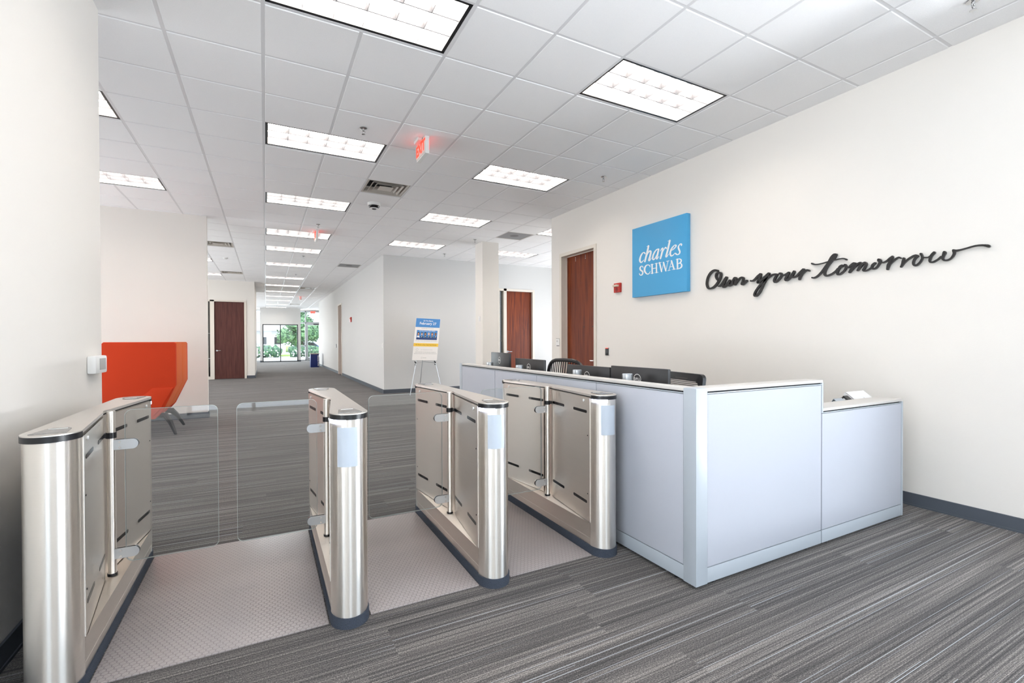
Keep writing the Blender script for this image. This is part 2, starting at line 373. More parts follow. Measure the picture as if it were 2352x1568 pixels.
# stroke outlines of the wall lettering and of the sign, millimetres on the wall plane (y, z)
SCRIPT={"Own":[[165,2075,159,1964,174,2092,183,2070,185,2096,193,2074,197,2100,201,2078,213,2102,208,2079,230,2100,220,2078,247,2095,234,2075,264,2086,247,2069,279,2075,261,2059,293,2060,274,2047,305,2044,284,2033,315,2027,293,2018,322,2008,300,2001,327,1990,304,1984,330,1971,307,1967,332,1954,307,1951,330,1937,305,1937,326,1922,302,1926,320,1908,297,1916,310,1896,292,1909,299,1888,287,1905,285,1883,281,1902,271,1882,273,1901,256,1882,262,1902,239,1886,249,1905,223,1892,237,1910,206,1901,223,1918,190,1913,209,1929,175,1926,195,1942,162,1941,183,1955,150,1957,171,1970,140,1973,161,1984,132,1987,154,1997,126,2002,148,2010,122,2016,145,2022,120,2029,144,2032,121,2041,145,2040,126,2053,146,2044,137,2062,148,2046,149,2067,152,2048,161,2068,158,2049,174,2067,166,2048,186,2064,174,2046,197,2057,179,2043,204,2046,182,2037,207,2034,185,2029,208,2022,185,2021,205,2010,183,2013,201,1999,180,2005,195,1989,175,1997,188,1980,171,1990,181,1973,165,1984,174,1967,158,1977],[171,1906,54,2001,162,1899,163,1913,155,1897,157,1913,146,1896,152,1914,134,1900,148,1916,123,1907,140,1922,111,1918,130,1932,100,1929,120,1943,89,1943,110,1956,78,1956,99,1970,69,1968,90,1982,62,1975,83,1991,57,1981,76,1996,51,1986,71,2002],[57,2003,14,1963,74,1999,50,1987,81,1986,57,1974,87,1973,64,1961,94,1960,71,1948,101,1948,78,1936,109,1936,86,1924,115,1924,90,1915,117,1911,92,1907,116,1899,91,1901,110,1888,91,1900,98,1881,93,1901,84,1880,91,1900,72,1885,86,1902,61,1893,78,1908,50,1904,68,1918,40,1915,58,1929,30,1926,48,1939,20,1937,39,1950,11,1948,29,1962],[15,1964,-41,1894,30,1960,10,1950,36,1949,15,1939,43,1938,21,1928,47,1926,24,1920,47,1914,25,1913,45,1904,23,1908,39,1894,23,1907,27,1888,24,1907,15,1888,22,1908,5,1892,18,1909,-5,1898,12,1913,-13,1907,5,1921,-21,1917,-1,1929,-27,1928,-5,1937,-30,1939,-9,1947,-34,1948,-14,1958,-39,1956,-19,1967,-44,1964,-26,1976,-47,1967,-34,1984,-47,1967,-46,1986,-48,1967,-58,1982,-48,1967,-66,1974,-47,1966,-69,1964,-46,1961,-68,1956,-44,1952,-66,1946,-41,1939,-63,1932,-36,1923,-59,1916,-32,1907,-55,1900],[-37,1896,-191,1935,-53,1897,-34,1910,-62,1908,-44,1922,-72,1919,-54,1933,-81,1930,-64,1944,-91,1939,-75,1954,-101,1948,-87,1963,-110,1955,-98,1971,-119,1958,-110,1976,-126,1959,-122,1978,-131,1958,-132,1978,-132,1958,-142,1974,-131,1959,-151,1966,-132,1957,-154,1956,-131,1950,-154,1945,-129,1940,-151,1933,-127,1931,-148,1922,-123,1923,-144,1912,-117,1914,-139,1904,-114,1905,-138,1900,-117,1894,-137,1902,-127,1886,-135,1903,-139,1884,-132,1903,-149,1888,-135,1905,-157,1893,-141,1910,-165,1899,-149,1916,-174,1905,-157,1923,-183,1912,-165,1930,-192,1919,-173,1937]],"your":[[-224,1923,-347,1984,-232,1912,-234,1929,-239,1911,-241,1928,-248,1909,-247,1926,-259,1910,-251,1926,-269,1915,-258,1930,-279,1921,-266,1935,-289,1928,-275,1942,-298,1936,-283,1950,-307,1944,-292,1958,-316,1951,-302,1967,-325,1958,-312,1974,-335,1964,-323,1980,-346,1971,-333,1987],[-343,1985,-437,1979,-330,1979,-351,1972,-327,1968,-348,1961,-324,1957,-346,1949,-320,1947,-342,1936,-315,1936,-336,1924,-308,1925,-330,1912,-303,1915,-325,1903,-300,1907,-322,1896,-297,1900,-320,1893,-303,1885,-315,1902,-316,1883,-309,1904,-325,1886,-313,1906,-334,1890,-320,1910,-345,1897,-330,1916,-357,1906,-342,1924,-369,1914,-354,1932,-381,1922,-365,1940,-392,1931,-376,1949,-403,1939,-387,1957,-414,1948,-398,1966,-425,1956,-410,1974,-436,1964,-421,1982],[-432,1979,-525,1949,-418,1977,-437,1965,-410,1963,-429,1951,-402,1949,-422,1937,-393,1934,-413,1922,-383,1917,-403,1905,-373,1898,-393,1887,-362,1879,-382,1868,-352,1858,-371,1847,-341,1837,-360,1826,-331,1818,-350,1807,-322,1804,-341,1792,-314,1792,-332,1780,-306,1783,-322,1769,-298,1776,-312,1760,-290,1771,-301,1753,-285,1769,-290,1750,-283,1769,-278,1751,-282,1770,-267,1757,-281,1770,-261,1768,-282,1774,-262,1779,-284,1782,-265,1790,-288,1792,-271,1801,-294,1802,-277,1812,-302,1813,-286,1825,-311,1825,-296,1837,-322,1839,-307,1851,-335,1852,-320,1865,-348,1865,-334,1878,-361,1876,-348,1890,-375,1886,-362,1901,-389,1897,-376,1911,-401,1906,-388,1921,-413,1915,-400,1930,-424,1923,-412,1939,-437,1930,-426,1947,-450,1937,-441,1953,-463,1942,-455,1958,-475,1945,-468,1962,-486,1947,-481,1964,-495,1947,-493,1965,-502,1947,-503,1964,-508,1945,-511,1962,-515,1943,-518,1960],[-518,1959,-532,1958,-506,1957,-522,1946,-499,1947,-515,1936,-492,1937,-509,1926,-486,1927,-504,1916,-481,1918,-499,1908,-477,1909,-495,1900,-474,1899,-494,1895,-475,1888,-494,1891,-480,1879,-495,1887,-488,1871,-495,1887,-499,1870,-494,1888,-507,1872,-498,1889,-516,1876,-504,1892,-525,1883,-513,1898,-536,1891,-522,1905,-545,1900,-531,1914,-554,1910,-539,1923,-562,1921,-546,1932,-568,1932,-549,1939,-569,1943,-549,1943,-566,1953,-547,1946,-561,1961,-545,1948,-552,1967,-547,1947,-545,1967,-546,1947,-542,1967,-543,1948],[-548,1936,-639,1960,-556,1928,-555,1943,-566,1928,-565,1943,-576,1927,-574,1942,-587,1928,-582,1943,-597,1930,-590,1945,-606,1934,-598,1949,-615,1938,-606,1952,-623,1941,-613,1956,-630,1945,-620,1960,-637,1949,-627,1964],[-636,1962,-688,1967,-623,1959,-640,1948,-618,1950,-635,1939,-612,1941,-629,1929,-607,1932,-624,1920,-600,1923,-618,1910,-594,1914,-612,1902,-589,1904,-609,1896,-588,1893,-608,1893,-591,1883,-608,1892,-601,1875,-606,1894,-612,1874,-607,1894,-622,1877,-612,1895,-632,1883,-619,1899,-643,1892,-629,1907,-655,1904,-640,1918,-666,1916,-650,1930,-675,1928,-658,1941,-683,1940,-666,1953,-692,1952,-674,1965],[-687,1967,-776,1973,-674,1964,-692,1953,-669,1953,-687,1943,-664,1942,-682,1933,-661,1933,-678,1924,-658,1925,-674,1916,-655,1917,-672,1912,-656,1907,-671,1913,-664,1899,-670,1914,-673,1897,-673,1913,-683,1896,-679,1913,-692,1898,-686,1914,-703,1901,-695,1917,-714,1907,-703,1922,-725,1915,-713,1929,-736,1925,-723,1940,-747,1935,-733,1950,-757,1943,-743,1958,-766,1952,-753,1967,-776,1960,-763,1975],[-776,1975,-732,1869,-764,1972,-781,1962,-758,1960,-776,1950,-752,1949,-771,1937,-746,1937,-766,1925,-740,1925,-760,1912,-733,1913,-753,1901,-728,1902,-748,1892,-725,1894,-746,1886,-725,1887,-744,1881,-724,1881,-743,1876],[-738,1885,-829,1943,-748,1888,-734,1896,-754,1900,-739,1908,-759,1911,-745,1920,-765,1921,-752,1932,-773,1929,-761,1942,-782,1937,-770,1951,-790,1942,-780,1957,-797,1945,-789,1962,-803,1947,-798,1964,-807,1947,-807,1964,-810,1946,-815,1962,-813,1944,-821,1959,-817,1941,-825,1956]],"tomorrow":[[-846,1882,-1063,2061,-851,1873,-854,1886,-857,1871,-860,1884,-864,1868,-864,1883,-873,1868,-869,1883,-884,1871,-877,1885,-895,1876,-887,1889,-906,1883,-897,1896,-917,1892,-907,1904,-929,1902,-918,1915,-941,1914,-929,1926,-951,1926,-938,1938,-961,1939,-948,1951,-971,1952,-957,1964,-981,1965,-967,1977,-991,1977,-977,1990,-1000,1990,-985,2003,-1010,2003,-993,2016,-1019,2015,-1001,2030,-1027,2025,-1008,2043,-1035,2033,-1016,2053,-1042,2039,-1024,2061,-1047,2044,-1032,2067,-1049,2046,-1039,2070,-1052,2047,-1046,2070,-1056,2049,-1050,2070],[-1059,2065,-1075,1937,-1047,2063,-1063,2052,-1042,2055,-1058,2043,-1036,2047,-1054,2033,-1031,2039,-1048,2023,-1024,2031,-1039,2014,-1016,2021,-1030,2006,-1008,2012,-1021,1997,-999,2001,-1013,1988,-991,1991,-1004,1978,-983,1980,-996,1968,-975,1968,-989,1957,-967,1956,-982,1945,-960,1943,-976,1934,-956,1931,-972,1923,-952,1918,-969,1912,-951,1906,-968,1904,-952,1895,-969,1898,-957,1885,-971,1894,-965,1877,-972,1892,-975,1873,-976,1890,-985,1873,-983,1889,-995,1875,-991,1890,-1006,1878,-1001,1892,-1018,1882,-1012,1896,-1029,1887,-1022,1900,-1039,1893,-1032,1906,-1049,1899,-1041,1912,-1058,1906,-1049,1918,-1065,1913,-1055,1924,-1071,1920,-1060,1930,-1076,1927,-1066,1937],[-843,2014,-1144,1998,-847,2003,-853,2016,-854,1999,-859,2012,-861,1996,-865,2008,-870,1993,-872,2005,-882,1991,-882,2002,-895,1990,-895,2001,-909,1990,-908,2000,-924,1992,-922,2001,-939,1994,-936,2002,-954,1996,-952,2004,-971,1998,-968,2007,-988,2001,-985,2010,-1005,2003,-1003,2012,-1022,2006,-1019,2015,-1039,2008,-1036,2017,-1054,2009,-1052,2019,-1069,2011,-1067,2020,-1083,2012,-1082,2021,-1096,2012,-1095,2021,-1106,2011,-1105,2021,-1114,2009,-1115,2020,-1121,2006,-1123,2018,-1127,2004,-1131,2015,-1131,2000,-1136,2011,-1136,1996,-1142,2007],[-1115,1957,-1124,1965,-1101,1964,-1110,1943,-1095,1962,-1104,1940,-1088,1959,-1100,1938,-1081,1954,-1096,1936,-1075,1945,-1091,1930,-1069,1935,-1085,1923,-1065,1926,-1081,1916,-1062,1917,-1078,1909,-1060,1908,-1076,1903,-1059,1901,-1075,1897,-1059,1893,-1074,1892,-1060,1885,-1075,1888,-1064,1877,-1074,1888,-1072,1873,-1075,1888,-1079,1872,-1078,1887,-1087,1873,-1083,1887,-1095,1876,-1088,1889,-1102,1880,-1095,1893,-1110,1886,-1101,1898,-1118,1893,-1109,1904,-1126,1900,-1116,1911,-1132,1908,-1121,1918,-1137,1917,-1125,1925,-1141,1926,-1127,1932,-1143,1934,-1128,1938,-1143,1943,-1127,1942,-1142,1950,-1125,1945,-1141,1954,-1123,1948,-1139,1958,-1123,1950,-1137,1960,-1123,1950,-1136,1962,-1122,1952],[-1131,1940,-1215,1957,-1135,1932,-1138,1943,-1141,1929,-1144,1940,-1149,1926,-1150,1938,-1159,1925,-1154,1938,-1168,1929,-1160,1942,-1176,1936,-1166,1949,-1183,1941,-1173,1956,-1190,1946,-1180,1961,-1196,1950,-1186,1966,-1200,1952,-1193,1969,-1201,1952,-1200,1970,-1203,1951,-1205,1968,-1207,1951,-1209,1967],[-1210,1963,-1160,1882,-1200,1963,-1212,1952,-1192,1952,-1205,1940,-1184,1941,-1197,1929,-1176,1930,-1190,1918,-1169,1918,-1184,1907,-1163,1906,-1178,1895,-1157,1895,-1171,1884],[-1160,1883,-1223,1890,-1170,1882,-1160,1894,-1177,1889,-1166,1901,-1183,1896,-1173,1908,-1190,1903,-1180,1915,-1197,1911,-1187,1923,-1205,1920,-1195,1931,-1213,1927,-1203,1939,-1221,1934,-1211,1947,-1229,1941,-1220,1955,-1236,1946,-1228,1961,-1243,1949,-1237,1964,-1248,1950,-1245,1966,-1249,1950,-1254,1965,-1245,1955,-1260,1955,-1245,1953,-1259,1947,-1243,1947,-1257,1939,-1240,1940,-1254,1931,-1235,1930,-1250,1920,-1231,1922,-1245,1911,-1228,1914,-1241,1904,-1224,1908,-1237,1897,-1221,1901,-1233,1891],[-1224,1891,-1336,1908,-1232,1891,-1223,1901,-1239,1898,-1229,1909,-1245,1906,-1235,1916,-1251,1914,-1241,1924,-1258,1923,-1247,1933,-1265,1933,-1254,1944,-1271,1940,-1261,1953,-1276,1943,-1269,1959,-1281,1944,-1277,1962,-1283,1944,-1285,1962,-1282,1944,-1293,1956,-1282,1944,-1298,1948,-1283,1941,-1299,1937,-1281,1935,-1297,1926,-1277,1925,-1292,1915,-1273,1916,-1288,1905,-1269,1909,-1283,1897,-1264,1902,-1278,1891,-1262,1890,-1277,1892,-1271,1880,-1276,1894,-1279,1878,-1280,1892,-1288,1878,-1286,1891,-1296,1880,-1292,1891,-1304,1882,-1299,1894,-1312,1886,-1307,1897,-1320,1890,-1313,1901,-1327,1894,-1320,1906,-1335,1899,-1327,1911],[-1362,1943,-1373,1967,-1351,1946,-1360,1931,-1345,1943,-1355,1927,-1339,1939,-1350,1923,-1334,1934,-1347,1920,-1329,1927,-1344,1915,-1326,1918,-1341,1910,-1325,1910,-1340,1907,-1327,1900,-1340,1906,-1332,1893,-1341,1904,-1338,1888,-1343,1902,-1344,1886,-1345,1900,-1351,1886,-1349,1900,-1358,1887,-1353,1900,-1365,1890,-1358,1903,-1371,1895,-1363,1907,-1377,1901,-1368,1912,-1383,1908,-1372,1918,-1387,1916,-1375,1925,-1391,1922,-1378,1932,-1395,1928,-1381,1939,-1398,1934,-1383,1944,-1400,1941,-1383,1947,-1402,1949,-1381,1947,-1401,1957,-1379,1947,-1399,1963,-1378,1947,-1395,1968,-1379,1945,-1391,1970,-1380,1945,-1389,1971,-1379,1947],[-1389,1944,-1482,1979,-1393,1936,-1395,1947,-1400,1933,-1402,1944,-1408,1930,-1409,1942,-1417,1929,-1415,1941,-1426,1931,-1422,1943,-1435,1935,-1429,1946,-1443,1939,-1437,1951,-1451,1945,-1443,1956,-1458,1951,-1450,1963,-1464,1957,-1457,1969,-1470,1962,-1463,1973,-1476,1966,-1469,1977,-1481,1971,-1476,1981],[-1482,1978,-1444,1868,-1474,1976,-1485,1967,-1469,1967,-1482,1958,-1464,1958,-1478,1948,-1459,1949,-1474,1937,-1453,1938,-1468,1925,-1446,1925,-1462,1913,-1440,1913,-1457,1903,-1438,1901,-1455,1894,-1437,1890,-1454,1885,-1436,1880,-1453,1876],[-1447,1881,-1537,1949,-1454,1884,-1444,1890,-1458,1893,-1447,1899,-1461,1902,-1451,1909,-1465,1910,-1456,1919,-1472,1918,-1463,1928,-1480,1926,-1472,1937,-1488,1933,-1480,1944,-1495,1939,-1488,1951,-1503,1945,-1496,1957,-1510,1949,-1504,1961,-1515,1952,-1511,1964,-1520,1953,-1518,1966,-1524,1953,-1524,1966,-1526,1952,-1529,1964,-1527,1951,-1533,1960,-1530,1948,-1536,1958],[-1556,1955,-1533,1877,-1546,1949,-1561,1942,-1545,1943,-1560,1936,-1544,1938,-1559,1930,-1542,1931,-1557,1924,-1540,1923,-1555,1915,-1539,1914,-1553,1906,-1537,1906,-1551,1898,-1535,1899,-1548,1891,-1533,1893,-1544,1885,-1530,1887,-1541,1879],[-1538,1883,-1650,1949,-1545,1884,-1536,1892,-1551,1893,-1543,1902,-1557,1902,-1549,1911,-1564,1910,-1556,1920,-1571,1917,-1563,1928,-1578,1924,-1571,1936,-1586,1930,-1579,1942,-1595,1936,-1588,1949,-1603,1941,-1597,1954,-1611,1945,-1606,1959,-1619,1949,-1614,1963,-1626,1951,-1623,1965,-1632,1952,-1631,1966,-1636,1951,-1638,1964,-1640,1949,-1643,1960,-1644,1947,-1647,1957],[-1647,1954,-1659,1972,-1639,1957,-1646,1944,-1633,1953,-1641,1939,-1627,1948,-1636,1935,-1622,1942,-1632,1930,-1617,1935,-1629,1924,-1613,1926,-1626,1917,-1610,1917,-1624,1910,-1608,1909,-1623,1904,-1608,1900,-1622,1899,-1609,1891,-1623,1895,-1613,1883,-1624,1892,-1619,1877,-1625,1889,-1626,1873,-1627,1888,-1633,1873,-1630,1888,-1640,1875,-1634,1889,-1646,1878,-1639,1892,-1653,1884,-1644,1896,-1659,1891,-1650,1902,-1665,1898,-1655,1909,-1669,1906,-1659,1916,-1673,1914,-1662,1923,-1676,1923,-1665,1929,-1678,1931,-1665,1935,-1678,1940,-1665,1940,-1677,1948,-1664,1945,-1675,1955,-1662,1950,-1672,1962,-1660,1955,-1670,1968,-1657,1960],[-1668,1937,-1723,1940,-1673,1930,-1673,1941,-1678,1929,-1679,1940,-1684,1928,-1684,1939,-1690,1927,-1690,1938,-1696,1926,-1696,1937,-1703,1925,-1702,1936,-1710,1925,-1708,1936,-1715,1927,-1711,1938,-1719,1929,-1713,1940,-1722,1931,-1717,1942],[-1751,1966,-1790,1927,-1739,1969,-1750,1952,-1734,1964,-1745,1947,-1729,1959,-1741,1942,-1724,1953,-1737,1938,-1719,1945,-1734,1932,-1716,1937,-1731,1926,-1714,1929,-1729,1920,-1712,1921,-1727,1913,-1710,1912,-1725,1907,-1710,1903,-1724,1904,-1713,1895,-1724,1901,-1718,1888,-1725,1899,-1725,1885,-1727,1897,-1731,1884,-1730,1897,-1738,1884,-1736,1897,-1746,1886,-1742,1899,-1753,1890,-1748,1902,-1760,1894,-1755,1906,-1768,1899,-1762,1910,-1775,1904,-1769,1916,-1782,1910,-1775,1922,-1790,1917,-1782,1929],[-1809,1962,-1854,1967,-1795,1956,-1815,1943,-1794,1949,-1812,1936,-1792,1941,-1809,1930,-1791,1934,-1806,1924,-1789,1928,-1804,1917,-1786,1920,-1802,1912,-1786,1910,-1801,1910,-1790,1900,-1802,1908,-1796,1893,-1803,1904,-1802,1888,-1806,1900,-1809,1886,-1810,1898,-1816,1885,-1815,1898,-1823,1885,-1821,1898,-1830,1887,-1826,1899,-1837,1890,-1832,1902,-1843,1894,-1837,1905,-1849,1899,-1841,1910,-1854,1905,-1845,1916,-1859,1911,-1848,1922,-1863,1919,-1851,1929,-1867,1927,-1853,1936,-1869,1936,-1853,1941,-1869,1946,-1853,1944,-1867,1953,-1851,1948,-1865,1959,-1850,1954],[-1854,1958,-2055,1952,-1861,1947,-1861,1966,-1866,1946,-1866,1964,-1871,1945,-1871,1962,-1878,1946,-1877,1961,-1886,1947,-1884,1961,-1896,1949,-1893,1961,-1906,1951,-1904,1962,-1917,1953,-1915,1964,-1930,1956,-1927,1966,-1942,1958,-1940,1969,-1954,1961,-1952,1972,-1966,1963,-1964,1974,-1978,1964,-1976,1976,-1988,1964,-1987,1976,-1998,1963,-1998,1976,-2007,1962,-2007,1975,-2016,1960,-2016,1974,-2023,1957,-2024,1972,-2030,1954,-2031,1971,-2035,1951,-2037,1969,-2040,1948,-2043,1968,-2045,1945,-2048,1966]]}
LOGO=[[1269,2441,1289,2372,1263,2447,1278,2447,1262,2451,1281,2451,1262,2456,1284,2454,1266,2462,1286,2456,1272,2468,1288,2458,1281,2473,1289,2461,1293,2475,1292,2463,1304,2475,1297,2463,1316,2473,1304,2461,1328,2468,1312,2456,1341,2459,1321,2447,1354,2446,1331,2435,1364,2433,1339,2422,1373,2418,1345,2408,1380,2401,1349,2393,1383,2386,1352,2380,1382,2371,1351,2370,1376,2358,1348,2362,1368,2348,1346,2357,1356,2340,1345,2355,1341,2337,1344,2354,1327,2340,1338,2353,1315,2347,1326,2357,1302,2358,1311,2365,1289,2368,1296,2373],[1240,2537,1210,2535,1236,2534,1237,2539,1215,2532,1217,2540],[1204,2550,1277,2337,1221,2545,1192,2536,1226,2527,1197,2518,1231,2510,1201,2501,1237,2492,1207,2482,1244,2472,1214,2461,1252,2450,1223,2439,1261,2426,1231,2416,1270,2402,1241,2392,1278,2376,1251,2367,1287,2350,1261,2341],[1251,2397,1154,2377,1245,2398,1253,2402,1235,2412,1245,2416,1225,2426,1237,2431,1215,2438,1228,2445,1205,2448,1219,2457,1194,2456,1209,2467,1185,2461,1198,2475,1179,2462,1187,2479,1176,2461,1174,2478,1178,2461,1160,2473,1179,2463,1153,2463,1180,2459,1151,2454,1181,2451,1152,2443,1184,2438,1155,2429,1189,2422,1160,2413,1194,2407,1165,2397,1200,2392,1172,2381,1207,2378,1178,2367,1212,2366,1183,2356,1215,2358,1186,2350,1214,2350,1187,2348,1205,2339,1193,2353,1192,2337,1197,2353,1182,2340,1192,2352,1174,2346,1185,2354,1167,2354,1177,2360,1160,2364,1168,2368,1153,2374,1159,2377],[1019,2465,1035,2449,1027,2472,1028,2460,1037,2474,1037,2462,1047,2476,1045,2463,1060,2475,1052,2463,1073,2471,1061,2459,1086,2464,1071,2453,1099,2455,1081,2444,1112,2442,1092,2431,1125,2426,1103,2415,1136,2411,1111,2401,1142,2395,1116,2387,1145,2379,1118,2373,1146,2366,1119,2362,1142,2354,1118,2356,1134,2345,1118,2354,1121,2340,1120,2354,1109,2341,1117,2354,1098,2346,1109,2356,1088,2354,1100,2362,1078,2366,1089,2373,1067,2382,1078,2387,1057,2398,1067,2402,1048,2413,1057,2417,1040,2429,1049,2433,1032,2445,1040,2448],[1025,2475,1022,2375,1039,2471,1016,2463,1044,2456,1020,2448,1050,2442,1024,2433,1055,2427,1028,2417,1061,2408,1034,2399,1068,2389,1040,2380,1073,2374,1046,2365,1076,2364,1050,2355,1078,2357,1052,2350,1076,2348,1054,2352,1063,2340,1060,2355,1052,2341,1060,2354,1044,2346,1054,2354,1037,2353,1046,2359,1029,2362,1036,2367,1021,2371,1026,2375],[1003,2433,955,2469,999,2433,1004,2436,991,2442,999,2446,984,2451,993,2456,977,2457,987,2464,971,2459,980,2469,965,2460,972,2471,958,2461,966,2474],[958,2476,1001,2335,972,2470,947,2464,974,2460,948,2453,976,2450,949,2442,979,2439,951,2430,983,2425,955,2416,988,2411,960,2401,993,2395,965,2386,998,2380,972,2370,1004,2364,979,2355,1010,2348,986,2339],[975,2391,900,2445,970,2392,977,2395,961,2406,969,2410,952,2420,961,2425,943,2433,953,2438,933,2444,944,2451,923,2455,934,2462,915,2461,926,2470,910,2462,917,2475,910,2460,907,2475,912,2461,897,2470,913,2462,892,2463,912,2458,892,2457,910,2453,892,2452],[877,2539,848,2539,872,2536,874,2541,852,2535,854,2543],[838,2551,858,2380,854,2546,828,2537,858,2533,832,2523,862,2519,836,2510,868,2503,841,2493,874,2481,848,2471,882,2456,855,2446,889,2432,863,2423,898,2411,871,2401,906,2390,879,2380,913,2374,886,2364,916,2363,891,2354,917,2355,894,2349,913,2345,896,2351,900,2340,902,2354,890,2342,899,2353,882,2347,892,2355,874,2356,883,2362,866,2366,873,2371,857,2377,863,2380],[828,2409,758,2376,823,2408,827,2413,811,2410,816,2417,800,2412,807,2421,788,2415,797,2425,775,2420,785,2431,762,2427,774,2438,751,2433,765,2444,742,2440,758,2451,735,2448,754,2458,730,2455,752,2463,731,2464,751,2462,739,2471,749,2461,747,2474,750,2462,754,2476,753,2464,763,2475,758,2464,773,2473,764,2463,784,2468,773,2458,797,2461,783,2450,809,2453,792,2441,820,2443,800,2431,830,2432,808,2420,838,2420,814,2409,844,2408,818,2398,848,2394,821,2387,849,2381,821,2377,847,2368,820,2368,842,2356,818,2360,834,2346,815,2356,821,2339,816,2355,810,2339,814,2354,801,2341,808,2354,792,2344,800,2355,783,2349,791,2358,774,2355,782,2362,768,2360,775,2366,762,2366,769,2371,757,2372,762,2376],[662,2442,751,2373,650,2446,668,2453,648,2450,667,2457,646,2455,666,2460,647,2462,666,2460,654,2469,665,2460,663,2473,666,2462,673,2474,668,2463,682,2471,674,2461,692,2466,682,2457,700,2460,688,2451,707,2454,692,2445,713,2446,694,2439,717,2436,694,2432,716,2425,692,2425,712,2413,687,2416,708,2402,683,2406,702,2393,679,2397,697,2385,674,2388,694,2379,671,2377,693,2372,672,2367,694,2366,676,2357,697,2360,683,2350,703,2356,692,2345,710,2354,703,2342,717,2353,715,2340,723,2354,726,2342,728,2358,736,2345,732,2361,744,2349,734,2362,750,2354,735,2364,753,2359,738,2368,755,2363],[1307,2264,1379,2209,1304,2267,1312,2267,1304,2274,1315,2274,1304,2281,1317,2280,1308,2289,1320,2284,1318,2296,1325,2286,1330,2300,1331,2289,1343,2300,1336,2289,1355,2296,1342,2285,1367,2289,1348,2278,1375,2280,1351,2272,1378,2268,1351,2265,1375,2256,1348,2258,1369,2244,1345,2252,1357,2234,1339,2248,1345,2227,1329,2243,1337,2222,1317,2234,1331,2217,1308,2225,1326,2211,1301,2214,1324,2206,1299,2203,1325,2199,1303,2191,1330,2191,1310,2181,1335,2186,1319,2174,1339,2183,1330,2170,1345,2182,1342,2169,1351,2182,1353,2170,1355,2184,1363,2174,1360,2187,1371,2180,1364,2190,1377,2186,1368,2195,1380,2193,1372,2200,1381,2200,1375,2206,1381,2206],[1179,2257,1172,2207,1176,2259,1183,2260,1175,2266,1187,2267,1175,2274,1190,2274,1179,2283,1193,2277,1189,2291,1198,2281,1202,2296,1207,2286,1216,2300,1216,2289,1230,2301,1226,2289,1246,2300,1236,2287,1260,2295,1245,2282,1273,2286,1252,2274,1284,2274,1258,2263,1292,2262,1262,2252,1296,2248,1264,2242,1296,2235,1264,2232,1293,2221,1262,2223,1284,2207,1258,2214,1273,2195,1251,2204,1261,2185,1244,2195,1249,2177,1237,2188,1236,2171,1229,2182,1222,2168,1222,2180,1209,2169,1215,2180,1197,2173,1206,2182,1187,2178,1197,2186,1180,2186,1190,2192,1175,2195,1184,2199,1171,2203,1177,2206],[1144,2299,1141,2165,1156,2292,1132,2289,1153,2175,1129,2172],[1172,2289,1113,2290,1167,2286,1169,2292,1117,2287,1118,2293],[1171,2174,1111,2175,1166,2171,1168,2177,1114,2172,1115,2178],[1068,2299,1065,2166,1079,2292,1056,2289,1077,2176,1054,2173],[1096,2290,1035,2292,1091,2287,1093,2294,1038,2289,1040,2295],[1098,2174,1032,2174,1093,2171,1095,2177,1036,2171,1037,2177],[1145,2233,1062,2235,1137,2229,1140,2238,1067,2230,1069,2239],[1016,2302,977,2168,1025,2292,1001,2293,990,2176,968,2177],[979,2175,941,2287,974,2176,981,2179,938,2283,945,2285],[949,2294,905,2167,957,2284,934,2285,918,2175,897,2176],[906,2174,871,2292,902,2175,909,2178,868,2288,876,2290],[1030,2291,978,2293,1025,2288,1027,2294,981,2290,983,2296],[901,2292,848,2293,896,2289,898,2295,851,2290,853,2296],[811,2288,858,2173,816,2286,809,2284,861,2177,854,2174],[818,2295,771,2169,826,2284,803,2286,785,2177,763,2179],[842,2214,788,2216,837,2211,839,2217,792,2212,794,2219],[880,2173,829,2174,876,2170,877,2176,832,2171,834,2177],[807,2175,747,2176,803,2173,804,2178,749,2174,751,2179],[723,2300,718,2166,734,2292,711,2289,730,2176,707,2173],[746,2291,718,2291,741,2288,743,2294,720,2288,722,2294],[747,2173,707,2173,743,2171,744,2176,710,2171,711,2176],[726,2293,717,2236,721,2289,722,2296,708,2288,709,2296,696,2287,696,2296,686,2284,684,2294,679,2280,672,2290,674,2276,662,2284,671,2272,654,2275,671,2267,651,2265,672,2261,652,2255,674,2256,657,2246,678,2251,666,2239,686,2246,677,2235,693,2242,687,2233,700,2240,696,2232,707,2239,705,2232,714,2239,713,2233],[709,2239,720,2173,706,2236,706,2241,693,2233,693,2240,680,2231,679,2239,672,2228,667,2236,668,2223,656,2230,666,2217,648,2222,665,2212,643,2212,665,2206,641,2203,665,2200,643,2193,667,2195,648,2184,672,2190,658,2177,680,2185,670,2172,688,2181,682,2170,697,2178,693,2169,706,2178,705,2169,717,2177,715,2170]]
# ================================================================ setting
XL, XR = -0.95, 4.505
struct('floor', MB().box(-5, 8.6, -7.5, 32.6, -.08, 0), M_CARPET, smooth=False)
struct('roof_slab', MB().box(-5.2, 8.8, -7.7, 33.0, H+.45, H+.6), M_SLAB, smooth=False)
